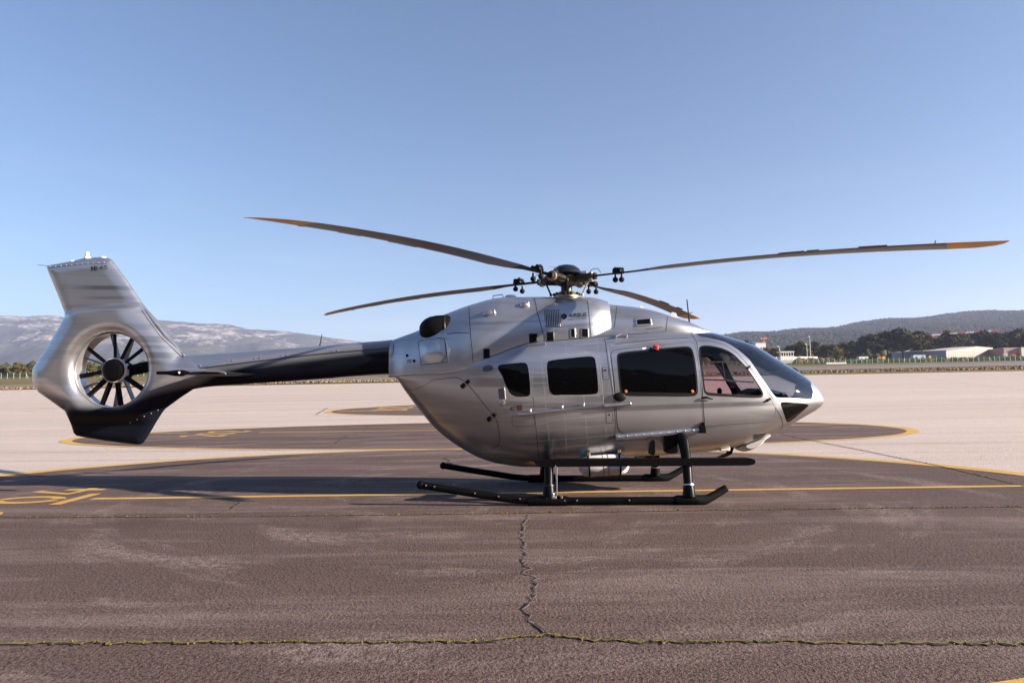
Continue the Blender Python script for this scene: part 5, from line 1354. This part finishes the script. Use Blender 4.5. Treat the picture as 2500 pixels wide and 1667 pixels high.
grab(POD, [(1290, 845), (1310, 842), (1331, 840)], .010, METAL, HELI); grab(POD, [(1503, 826), (1517, 820.5), (1530, 822)], .012, METAL, HELI)
a_, b_ = at(1203, 731, -.1), at(1230, 727, -.1); mb = MB(); mb.tube([(a_[0], -.1, a_[1] - .02), (a_[0] + .005, -.1, a_[1] + .055), (b_[0] - .02, -.1, b_[1] + .05), (b_[0], -.1, b_[1] - .02)], .009, 8); mb.build('grab_handle', METAL, cowl)
p = at(1246, 724, 0); mb = MB(); mb.lathe([(.085, -.05), (.085, .01), (.06, .022), (.0, .024)], ((p[0], 0, p[1]), (0, 0, 1)), 18); mb.build('gps_antenna', WHT, cowl)
# ---- sliding rail, carriage, sill, knob, handles, hinges
Pr = [POD.P(*q, .03)[0] for q in ((1266, 1010), (1330, 1004), (1400, 996), (1473, 990))]
mb = MB(); mb.tube([tuple(q) for q in Pr], .016, 8, 0, True, 1.5); rail = mb.build('slide_rail', LIV, HELI)
for q in ((1295, 1006), (1372, 998), (1424, 992)):
    c, nn = POD.P(*q, .03); mb = MB(); mb.box(tuple(c + np.array([0, 0, .03])), (.03, .03, .05), None, 0, .006); mb.build('rail_bracket', METAL, rail)
A0, _ = POD.P(1474, 990.5, .045); A1, _ = POD.P(1540, 985, .045)
mb = MB(); mb.tube([tuple(A0), tuple((A0 * .97 + A1 * .03)), tuple((A0 * .03 + A1 * .97)), tuple(A1)], [.02, .030, .030, .016], 10, 0, True, 1.0); mb.build('rail_end_cover', WHT if False else METAL, rail)
S0, _ = POD.P(1503, 1066, .02); S1, _ = POD.P(1600, 1058, .02); S2, _ = POD.P(1705, 1048.5, .02)
mb = MB(); mb.tube([tuple(S0), tuple(S1), tuple(S2)], [.03, .03, .026], 8, 0, True, 1.3); sill = mb.build('door_sill', LIV, HELI)
for k in range(10):
    q = S0 + (S2 - S0) * (k + .3) / 10; mb = MB(); mb.ball((q[0], q[1] - .032, q[2] + .012), .011, 8); mb.build('sill_bolt', METAL, sill)
q, nn = POD.P(1712, 1046, .03); mb = MB(); mb.prism([(q[0] - .05, q[2] - .05), (q[0] + .05, q[2] - .05), (q[0] + .045, q[2] + .02), (q[0] + .022, q[2] + .10), (q[0] + .0, q[2] + .10)], q[1] - .03, q[1] + .03); mb.build('sill_bracket', BLK, sill, False, None)
q, nn = POD.P(1513, 969, .02); mb = MB(); mb.ball(tuple(q), .5, 18, (.17, .06, .13)); mb.build('door_knob', RUB, NEAR_SLIDE)
q0, _ = POD.P(1712, 971.5, .02); q1, _ = POD.P(1722, 970, .045); q2, _ = POD.P(1738, 974, .03)
mb = MB(); mb.tube([tuple(q0), tuple(q1), tuple(q2)], [.012, .016, .009], 8); mb.build('door_handle', BLK, NEAR_PILOT)
for (px, py, r_) in ((1826, 898, 35), (1875, 976, 30)):
    skin_box('door_hinge', POD, px, py, .075, .028, .03, RUB, NEAR_PILOT, r_, .018, .006)
for (px, py, px2, py2) in ((1131, 941.5, 1142, 932), (1195, 1022, 1207, 1012)):
    o = skin_box('door_hinge', POD, px, py, .07, .06, .03, RUB, NEAR_CLAM, 35, .014, .006); skin_box('hinge_leaf', POD, px2, py2, .055, .05, .03, RUB, o, 40, .014, .006)
# red rain cover tag on the door-top lock and its pale placard
q, nn = POD.P(1600, 849, .04); mb = MB(); mb.box(tuple(q), (.078, .05, .05), None, 0, .018); mb.box((q[0] + .012, q[1] - .01, q[2] - .03), (.04, .03, .06), None, 0, .01); mb.build('red_lock_cover', REDP, NEAR_SLIDE)
skin_box('placard', POD, 1574, 851, .075, .026, .004, WHT, NEAR_SLIDE, 5, .006, 0)
for px in (1528, 1690):
    q, nn = POD.P(px, 955, .010); mb = MB(); mb.lathe([(.0, .0), (.02, .0), (.02, .006), (.0, .008)], (tuple(q), tuple(nn)), 14); o = mb.build('pull_tab', simple('orange_tab', (.75, .25, .12), .5), NEAR_SLIDE)
    mb = MB(); mb.lathe([(.0, .0085), (.008, .0085), (.008, .010), (.0, .010)], (tuple(q), tuple(nn)), 10); mb.build('tab_mark', REDP, o)
# flank fittings
for (px, py, w, h) in ((1478, 911, .09, .18), (1487, 1019, .10, .16)):
    o = skin_panel('access_hatch', POD, [(px - w * 80, py - h * 80), (px + w * 80, py - h * 80 - 1), (px + w * 80 + 2, py + h * 80), (px - w * 80 + 2, py + h * 80 + 1)], LIV, HELI, .003, 0, 0, .005)
    q, nn = POD.P(px, py - 7, .006); mb = MB(); mb.lathe([(.0, .0), (.012, .0), (.012, .004), (.0, .005)], (tuple(q), tuple(nn)), 10); mb.build('hatch_lock', BLK, o)
skin_panel('access_hatch', POD, [(1250, 1016), (1302, 1013), (1306, 1036), (1304, 1038), (1255, 1041), (1251, 1038)], LIV, HELI, .002, 0, 0, .005)
o = skin_panel('step_recess', POD, [(1217, 950), (1231, 947), (1233, 973), (1219, 973)], GRYP, HELI, .003, 0, 0, .006)
a0, _ = POD.P(1231, 945, .012); a1, _ = POD.P(1234, 975, .012); mb = MB(); mb.tube([tuple(a0), tuple(a1)], .007, 6); mb.build('recess_rim', METAL, o)
q, nn = POD.P(1226, 983, .0); mb = MB(); mb.lathe([(.045, .0), (.045, .012), (.03, .02), (.018, .02), (.018, .008), (.0, .008)], (tuple(q), tuple(nn)), 18); mb.build('fuel_cap', METAL, HELI)
skin_box('warning_placard', POD, 1268, 995, .075, .075, .004, simple('placard_red', (.12, .04, .04), .5), HELI, 3, .004, 0)
skin_panel('position_lens', POD, [(1178, 901), (1181, 893), (1195, 890.5), (1204, 894), (1204, 903), (1190, 907), (1180, 907)], simple('smoked_lens', (.10, .11, .14), .3, .3), HELI, .006, .012, 2, joint=False)
for q in ((994, 868), (1011, 881)):
    c, nn = COWL.P(*q, .003); mb = MB(); mb.lathe([(.0, .0), (.022, .0), (.022, .004), (.0, .004)], (tuple(c), tuple(nn)), 16); mb.build('drain_port', BLK, cowl)
skin_box('placard', COWL, 999, 881, .07, .05, .003, simple('placard_grey', (.28, .28, .30), .5), cowl, 3, .003, 0)

# ---- rivets
rv = []
def rivets(loft, pts, pitch=4.3):
    Q = resample([np.array(p, float) for p in pts], pitch, False)
    for q in Q: rv.append(loft.P(q[0], q[1], 0.0))
RL = [[(1230, 977), (1300, 972), (1380, 969), (1470, 962)], [(1217, 996), (1260, 991), (1310, 985), (1340, 983)], [(1222, 1014), (1262, 1011)], [(1245, 1043), (1300, 1038), (1336, 1033)], [(1225, 1060), (1300, 1054), (1395, 1046), (1500, 1036)],
      [(1270, 1080), (1340, 1075), (1430, 1068), (1500, 1062)], [(1285, 1100), (1350, 1095), (1440, 1086)], [(1339, 1028), (1400, 1021), (1480, 1014)],
      [(1292, 905), (1296, 950), (1302, 1000), (1308, 1050), (1316, 1115)], [(1297, 905), (1301, 950)], [(1321, 880), (1327, 930), (1333, 1000), (1338, 1050), (1343, 1110)], [(1334, 905), (1339, 950), (1352, 969)], [(1373, 972), (1378, 1020), (1383, 1110)], [(1425, 968), (1430, 1030), (1436, 1105)],
      [(1462, 870), (1468, 920), (1475, 1000), (1482, 1090)], [(1484, 850), (1491, 900), (1498, 960), (1503, 1065)], [(1456, 868), (1463, 930), (1470, 962)], [(1230, 944), (1243, 962), (1262, 972), (1290, 971)],
      [(1210, 1013), (1230, 1036), (1255, 1062), (1280, 1092)], [(1216, 1010), (1238, 1034), (1265, 1065), (1290, 1100)], [(1330, 874), (1380, 868), (1445, 864), (1456, 870)], [(1322, 870), (1380, 864), (1450, 859)], [(1400, 843), (1450, 838), (1475, 836)], [(1380, 836), (1384, 860)], [(1425, 832), (1428, 862)], [(1457, 832), (1461, 862)],
      [(1492, 843), (1560, 837), (1620, 831), (1692, 826)], [(1300, 911), (1330, 910)], [(1300, 935), (1332, 934)], [(1722, 1049), (1780, 1044), (1830, 1039), (1905, 1032)], [(1724, 1053), (1780, 1048), (1830, 1043), (1880, 1038)], [(1751, 1048), (1750, 1078)], [(1836, 1039), (1834, 1058)], [(1684, 1061), (1720, 1058)], [(1543, 1080), (1544, 1100)], [(1583, 1077), (1583, 1086)],
      [(1175, 970), (1188, 985)], [(1180, 968), (1192, 982)], [(1244, 995), (1246, 1010)], [(1218, 1078), (1228, 1092), (1270, 1110)], [(1340, 965.5), (1400, 967), (1462, 966)]]
for L_ in RL: rivets(POD, L_, 4.4)
for L_ in ([(1094, 822), (1145, 817)], [(1144, 760), (1148, 812), (1154, 878)], [(1085, 836), (1091, 880)], [(1089, 836), (1094, 884)]): rivets(COWL, L_, 7)
for c in ((1162, 758), (1227, 743), (1226, 749), (1297, 741), (1320, 741), (1292, 729), (1318, 729)):
    for dx in (-3, 3):
        for dy in (-2.5, 2.5): rv.append(COWL.P(c[0] + dx, c[1] + dy, 0))
mb = MB()
for (c, nn) in rv:
    nn = Vector(nn); u = nn.orthogonal().normalized(); w_ = nn.cross(u); c = Vector(c); r_ = .0056
    V_ = [c + (u * math.cos(a) + w_ * math.sin(a)) * r_ for a in np.arange(6) * math.pi / 3] + [c + nn * .0035]
    mb.add(V_, [(i, (i + 1) % 6, 6) for i in range(6)])
link('rivets', mesh(mb.v, mb.f, True, None), RIV, HELI, 'stuff')
fs_ = MB(); fs_.ball((0, 0, 0), .007, 8); fsm = mesh(fs_.v, fs_.f, True, None, name='fin_screw'); fsm.materials.append(RIV)
for q in [(122 + k * 13.2, 650.5 - k * 1.0) for k in range(12)] + [(318 + k * 17, 1031 - k * 7.5) for k in range(5)]:
    o = bpy.data.objects.new('fin_screw', fsm); COL.objects.link(o); o.parent = shroud; o.location = [float(v_) for v_ in fin_y(q[0], q[1], 0)]
for q in ((490, 893), (569, 880), (636, 874), (702, 868), (826, 857)):
    c, nn = BOOM.P(*q, .010); mb = MB(); mb.ball(tuple(c), .011, 8); mb.ball(tuple(c + np.array([-.08, 0, -.005])), .008, 8); mb.build('cover_latch', METAL, cover)
skin_panel('boom_hatch', BOOM, [(725, 893), (795, 885), (795, 892), (730, 899)], BLK, boom, .006, 0, 1, joint=False)

# ---- lettering
def text_mesh(body, bold=0.0, outline=False):
    cu = bpy.data.curves.new('lettering', 'FONT'); cu.body = body; cu.size = 1.0; cu.resolution_u = 3
    cu.fill_mode = 'NONE' if outline else 'FRONT'; cu.offset = 0.0 if outline else bold
    if outline: cu.bevel_depth = .02; cu.bevel_resolution = 0
    ob = bpy.data.objects.new('tmp', cu); COL.objects.link(ob); bpy.context.view_layer.update()
    dg = bpy.context.evaluated_depsgraph_get(); me = bpy.data.meshes.new_from_object(ob.evaluated_get(dg)); bpy.data.objects.remove(ob); bpy.data.curves.remove(cu); return me
def skin_text(body, loft, p_left, p_right, size, mat, parent, off=.004, outline=False, sx=1.0, bold=0.0):
    me = text_mesh(body, bold, outline); co = np.array([v_.co[:] for v_ in me.vertices]); w = co[:, 0].max() - co[:, 0].min(); x0 = co[:, 0].min()
    for v_, c in zip(me.vertices, co):
        u = (c[0] - x0) / w; px = p_left[0] + (p_right[0] - p_left[0]) * u; py = p_left[1] + (p_right[1] - p_left[1]) * u - c[1] * size
        q, nn = (loft.P(px, py, off + max(0, c[2]) * .01) if loft is not None else (fin_y(px, py, off), None)); v_.co = q
    me.update(); return link('lettering', me, mat, parent)
INK = simple('black_lettering', (.012, .012, .013), .5)
INK2 = simple('grey_lettering', (.09, .09, .10), .5)
skin_text('AIRBUS', COWL, (1388, 775), (1432, 772.5), 13.0, INK, cowl, .006, False, 1.0, .018)
skin_text('HELICOPTERS', COWL, (1387, 782), (1433, 778.5), 6.0, INK2, cowl, .006, False, 1.0, .01)
q, nn = COWL.P(1377, 772.5, .004); mb = MB(); mb.lathe([(.0, .0), (.043, .0), (.043, .002), (.0, .002)], (tuple(q), tuple(nn)), 28); em = mb.build('emblem', INK, cowl)
q, nn = COWL.P(1375, 773, .008); mb = MB(); mb.add([q + np.array(v_) for v_ in ((-.02, 0, -.006), (.012, 0, -.004), (.004, 0, .012), (-.006, 0, .004))], [(0, 1, 2, 3)]); mb.build('emblem_mark', GRYP, em, False, None)
skin_text('H', None, (223, 661), (233.5, 660), 15, INK, shroud, .004, False, 1.0, .05)
skin_text('145', None, (235, 660), (263, 656.5), 13.5, INK, shroud, .004, outline=True)
skin_text('E', POD, (1246, 1001), (1256, 1000), 11, INK, HELI, .003)

# ---- antennas and underside fittings
def whip(p0, p1, r, y, name='whip_antenna'):
    a, b = at(*p0, y), at(*p1, y); mb = MB(); mb.tube([(a[0], y, a[1]), (b[0], y, b[1])], [r * 1.6, r], 6); return mb.build(name, DMET, HELI)
whip((1683, 787), (1677, 731), .008, -.1); whip((780, 847), (786, 817), .007, 0)
a = [at(*q, 0) for q in ((1635, 773), (1640, 762), (1650, 764), (1657, 780))]; mb = MB(); mb.prism(a, -.012, .012); mb.build('blade_antenna', WHT, HELI, False, None)
a = [at(*q, 0) for q in ((1560, 753), (1563, 746), (1569, 748), (1574, 755))]; mb = MB(); mb.prism(a, -.012, .012); mb.build('blade_antenna', WHT, HELI, False, None)
a = [at(*q, -.2) for q in ((1778, 1092), (1792, 1092), (1786, 1108), (1776, 1113), (1750, 1120), (1747, 1119), (1752, 1114), (1772, 1106))]; mb = MB(); mb.prism(a, -.215, -.19); mb.build('blade_antenna', BLK, HELI, False, None)
c = at(1768, 1094, -.3); mb = MB(); mb.box((c[0], -.3, c[1]), (.14, .12, .075), None, 0, .012); mb.build('antenna_box', WHT, HELI)
def bulge(name, pts_px, y0, half, mat, parent=HELI):
    P = [at(*q, y0) for q in pts_px]; P = [tuple(p) for p in chaikin(P, 1)]; mb = MB(); cx = sum(p[0] for p in P) / len(P); cz = sum(p[1] for p in P) / len(P); n = len(P); rows = []
    for k, s_ in ((-1, .55), (-.8, .85), (-.4, 1.0), (.4, 1.0), (.8, .85), (1, .55)):
        rows += [(cx + (p[0] - cx) * s_, y0 + half * k, cz + (p[1] - cz) * s_) for p in P]
    mb.add(rows, [(i * n + j, i * n + (j + 1) % n, (i + 1) * n + (j + 1) % n, (i + 1) * n + j) for i in range(5) for j in range(n)] + [tuple(range(n)), tuple(5 * n + j for j in range(n))]); return mb.build(name, mat, parent)
bulge('search_light_pod', [(1793, 1090), (1800, 1099), (1815, 1102), (1836, 1096), (1856, 1084), (1868, 1068), (1881, 1060.5), (1866, 1060), (1838, 1072), (1812, 1082)], -.12, .16, simple('pale_grey_paint', (.55, .54, .53), .4))
skin_panel('landing_light_recess', POD, [(1840, 1060), (1872, 1057), (1862, 1066), (1839, 1073)], DARK, HELI, .003, 0, 0, joint=False)
bulge('cargo_hook', [(1545, 1108), (1552, 1120), (1566, 1122), (1590, 1117), (1610, 1108)], 0, .14, DMET)
# white bottle slung under the belly
ta, tb = at(1413, 1139, -.62), at(1536, 1131, -.62); yB = -.62
mb = MB(); Lb_ = math.hypot(tb[0] - ta[0], tb[1] - ta[1]); rB = .148
mb.lathe([(.0, .0), (.05, .006), (.10, .03), (.132, .07), (rB, .13), (rB, Lb_ - .13), (.132, Lb_ - .07), (.10, Lb_ - .03), (.05, Lb_ - .006), (.0, Lb_)], ((ta[0], yB, ta[1]), (tb[0] - ta[0], 0, tb[1] - ta[1])), 28); bott = mb.build('pressure_bottle', WHT, HELI)
tv = np.array([tb[0] - ta[0], 0, tb[1] - ta[1]]) / Lb_; o3 = np.array([ta[0], yB, ta[1]])
for s_ in (.135, .565):
    mb = MB(); mb.lathe([(rB + .004, -.012), (rB + .007, -.012), (rB + .007, .012), (rB + .004, .012)], (tuple(o3 + tv * s_), tuple(tv)), 28); st = mb.build('bottle_strap', RUB, bott)
    mb = MB(); p_ = o3 + tv * s_; mb.box((p_[0], yB - .03, p_[2] + rB + .045), (.05, .05, .10), None, 0, .008); mb.build('strap_bracket', BRASS, bott)
for s_, mt_, w_ in ((.335, INK, .003), (.405, REDP, .005)):
    mb = MB(); mb.lathe([(rB + .0015, -w_), (rB + .002, -w_), (rB + .002, w_), (rB + .0015, w_)], (tuple(o3 + tv * s_), tuple(tv)), 28); mb.build('bottle_band', mt_, bott)
q = (at(1562, 1108, -.4)); mb = MB(); mb.tube([(q[0] + .08 * math.cos(a), -.42, q[1] + .045 * math.sin(a)) for a in np.linspace(0, 6.283, 18)], .007, 6, 0, False); mb.build('tie_ring', METAL, HELI)

# ---- landing gear
def curve3(P, n=10):
    P = [np.array(p, float) for p in P]; out = []
    for i in range(len(P) - 1):
        p0, p1, p2, p3 = P[max(i - 1, 0)], P[i], P[i + 1], P[min(i + 2, len(P) - 1)]
        for t in np.linspace(0, 1, n, endpoint=False): out.append(.5 * ((2 * p1) + (-p0 + p2) * t + (2 * p0 - 5 * p1 + 4 * p2 - p3) * t * t + (-p0 + 3 * p1 - 3 * p2 + p3) * t ** 3))
    out.append(P[-1]); return [tuple(q) for q in out]
XFL, XRL = 1.49, -.34
for sgn in (-1, 1):
    y = sgn * 1.25
    mb = MB(); mb.tube(curve3([(-2.03, y, .285), (-1.6, y, .212), (-1.2, y, .148), (-.85, y, .093), (-.5, y, .066), (0, y, .062), (1.0, y, .062), (1.62, y, .062)], 6), .052, 16)
    mb.ball((-2.03, y, .285), .060, 16)
    sk = mb.build('landing_skid', BLK, HELI)
    mb = MB(); mb.tube([(1.56, y, .064), (1.70, y, .07), (1.75, y, .09), (1.97, y, .215), (1.985, y, .224)], [.068, .064, .056, .050, .030], 14); mb.build('skid_tip', RUB, sk)
    for (xa, xb, rr_) in ((1.30, 1.62, .068), (-.62, -.10, .068)): mb = MB(); mb.tube([(xa, y, .062), (xa + .03, y, .062), (xb - .03, y, .062), (xb, y, .062)], [.062, rr_, rr_, .062], 14); mb.build('skid_saddle', BLK, sk)
    for xx in (-1.95, -1.84, -1.31, -1.0, -.72, -.14, .02, .7):
        mb = MB(); mb.lathe([(.0, .0), (.012, .0), (.010, .012), (.0, .014)], ((xx, y + sgn * .055, np.interp(xx, [-2.03, -1.2, -.5, 2], [.285, .148, .066, .062]) + .01), (0, sgn, .2)), 8); mb.build('skid_bolt', METAL, sk)
    # step board along the cabin
    mb = MB(); xa, xb, zs_ = -.56, 2.38, .545
    prof_b = [(xa, zs_ + .055), (xa + .08, zs_ - .045), (xb - .10, zs_ - .045), (xb - .02, zs_ - .03), (xb, zs_ - .005), (xb - .01, zs_ + .03), (xb - .06, zs_ + .05)]
    y0, y1 = sgn * 1.20, sgn * 1.02; mb.prism(prof_b, min(y0, y1), max(y0, y1)); mb.build('step_board', BLK, HELI, False, None)
for (xl, nm) in ((XFL, 'front'), (XRL, 'rear')):
    zt_ = .92 if nm == 'front' else .62
    L_ = curve3([(xl, -1.25, .10), (xl, -1.19, .33), (xl + .01, -1.08, .58), (xl + .01, -.86, zt_ - .08), (xl, -.55, zt_ - .10), (xl, 0, zt_ - .10), (xl, .55, zt_ - .10), (xl + .01, .86, zt_ - .08), (xl + .01, 1.08, .58), (xl, 1.19, .33), (xl, 1.25, .10)], 6)
    rs = [.058 + .022 * (1 - min(1, abs(abs(p_[1]) - .75) / .5)) for p_ in L_]
    mb = MB(); mb.tube(L_, rs, 16); ct = mb.build('cross_tube', BLK, HELI)
    for sgn in (-1, 1):
        mb = MB(); mb.tube([(xl, sgn * 1.24, .11), (xl, sgn * 1.235, .2), (xl, sgn * 1.22, .25)], [.088, .078, .070], 14); mb.build('leg_socket', BLK, ct)
        mb = MB(); mb.tube([(xl, sgn * 1.225, .245), (xl, sgn * 1.22, .262)], .075, 14); mb.build('leg_clamp', METAL if nm == 'front' else DMET, ct)
        if nm == 'front':
            mb = MB(); mb.box((xl - .12, sgn * .74, .80), (.20, .16, .34), None, 0, .03); mb.build('leg_mount', BLK, ct)
        else:
            mb = MB(); mb.tube([(xl + .09, sgn * 1.20, .52), (xl + .10, sgn * 1.27, .15)], .008, 6); mb.tube([(xl + .11, sgn * 1.20, .50), (xl + .10, sgn * 1.27, .20)], .008, 6); mb.build('ground_wire', METAL, ct)
            mb = MB(); mb.box((xl + .06, sgn * 1.29, .115), (.07, .03, .045), None, 0, .008); mb.ball((xl + .05, sgn * 1.29, .155), .022, 10); mb.build('wheel_lug', METAL, ct)
            for dx in (-.03, .16): mb = MB(); mb.box((xl + dx, sgn * 1.30, .12), (.03, .02, .04), None, 0, .004); mb.build('lug_pin', BRASS, ct)

# ---- cockpit seen through the glass
def seat(x, y):
    mb = MB(); mb.box((x, y, 1.02), (.46, .46, .14), Matrix.Rotation(rad(-6), 3, 'Y'), 0, .05); s_ = mb.build('cockpit_seat', SEATM, HELI)
    mb = MB(); mb.box((x - .26, y, 1.42), (.13, .46, .78), Matrix.Rotation(rad(-16), 3, 'Y'), 0, .05); mb.build('backrest', SEATM, s_)
    mb = MB(); mb.box((x - .38, y, 1.92), (.10, .26, .2), Matrix.Rotation(rad(-12), 3, 'Y'), 0, .04); mb.build('headrest', SEATM, s_)
    mb = MB(); mb.tube([(x - .30, y - .12, 1.80), (x - .10, y - .14, 1.3), (x + .02, y - .12, 1.08)], .022, 6, 0, True, .4); mb.build('harness', GRYP, s_)
seat(1.72, -.38); seat(1.72, .38)
mb = MB(); mb.box((1.12, 0, 1.35), (.06, 1.5, 1.5), None, 0, .02); mb.build('cabin_bulkhead', SEATM, HELI)
mb = MB(); mb.box((1.70, 0, .84), (1.5, 1.1, .05)); mb.build('cockpit_floor', SEATM, HELI)
mb = MB(); mb.prism([(2.62, 1.02), (2.95, 1.08), (3.16, 1.26), (3.10, 1.44), (2.80, 1.52), (2.62, 1.46), (2.64, 1.30)], -.42, .42); pan = mb.build('instrument_panel', SEATM, HELI, False, None)
for k in (-.25, .0, .25):
    mb = MB(); mb.box((2.622, k, 1.37), (.01, .2, .14)); mb.build('display', DGL, pan)
mb = MB(); mb.box((2.25, 0, 1.0), (.8, .2, .38), None, 0, .03); mb.build('centre_console', SEATM, HELI)
for y in (-.38, .38):
    mb = MB(); mb.tube(curve3([(2.40, y, .85), (2.38, y, 1.15), (2.46, y, 1.30), (2.40, y, 1.40), (2.36, y, 1.47)], 5), [.018] * 20 + [.03], 8); mb.ball((2.36, y, 1.48), .04, 10, (1, .8, 1.4)); mb.build('control_stick', RUB, HELI)
# roof console, grips and door frame tubes between the panes
mb = MB(); mb.box((1.78, 0, 2.14), (.85, .9, .16), Matrix.Rotation(rad(8), 3, 'Y'), 0, .03); mb.build('overhead_console', SEATM, HELI)
for sgn in (-1, 1):
    Pf = [np.array(POD.P(*q, -.035)[0]) for q in ((1716, 852), (1745, 900), (1770, 940), (1786, 968))]
    mb = MB(); mb.tube([(p_[0], sgn * -p_[1] * .93 if sgn > 0 else p_[1] * .93, p_[2]) for p_ in Pf], .05, 8); 
    if sgn > 0: mb.build('door_frame_tube', RUB, HELI)
    par = NEAR_PILOT
    if sgn < 0:
        for pts in ([(1710, 883), (1745, 884), (1780, 885), (1806, 887)], [(1716, 926.5), (1760, 928), (1800, 931), (1840, 933)], [(1763, 885), (1767, 905), (1770, 928)]):
            skin_line('sliding_pane_rail', POD, pts, .022 if pts[0][0] != 1763 else .014, RUB, par, .007)
        # paint speck bolts along the rails
        mb = MB()
        for k in range(8):
            c, nn = POD.P(1716 + k * 12, 884.5 + k * .3, .012); mb.ball(tuple(c), .0035, 6)
            c, nn = POD.P(1722 + k * 16, 927.5 + k * .8, .012); mb.ball(tuple(c), .0035, 6)
        mb.build('rail_screws', RIV, par, True, 35, 'stuff')
# wiper on the centre post
w0, w1 = at(1938, 903, 0), at(1822, 836, 0); mb = MB(); mb.tube([(w0[0], .05, w0[1] + .01), (w1[0], .05, w1[1] + .03)], .012, 6); mb.box((w0[0] + .03, .05, w0[1] + .0), (.1, .05, .05), Matrix.Rotation(rad(30), 3, 'Y'), 0, .01); mb.build('wiper', BLK, HELI)

# ------------------------------------------------------------------ air: one even box of haze round everything
def make_haze():
    mt, nt, out = newmat('haze_air'); pv = nd(nt, 'ShaderNodeVolumePrincipled')
    pv.inputs['Color'].default_value = (.60, .68, 1.0, 1); pv.inputs['Density'].default_value = HAZE; pv.inputs['Anisotropy'].default_value = .2
    nt.links.new(pv.outputs[0], out.inputs['Volume'])
    mb = MB(); mb.box((0, 3200, 409), (16000, 11000, 820)); return link('haze', mesh(mb.v, mb.f, False, None), mt, None, 'stuff')
HAZE = 0.00009
make_haze()
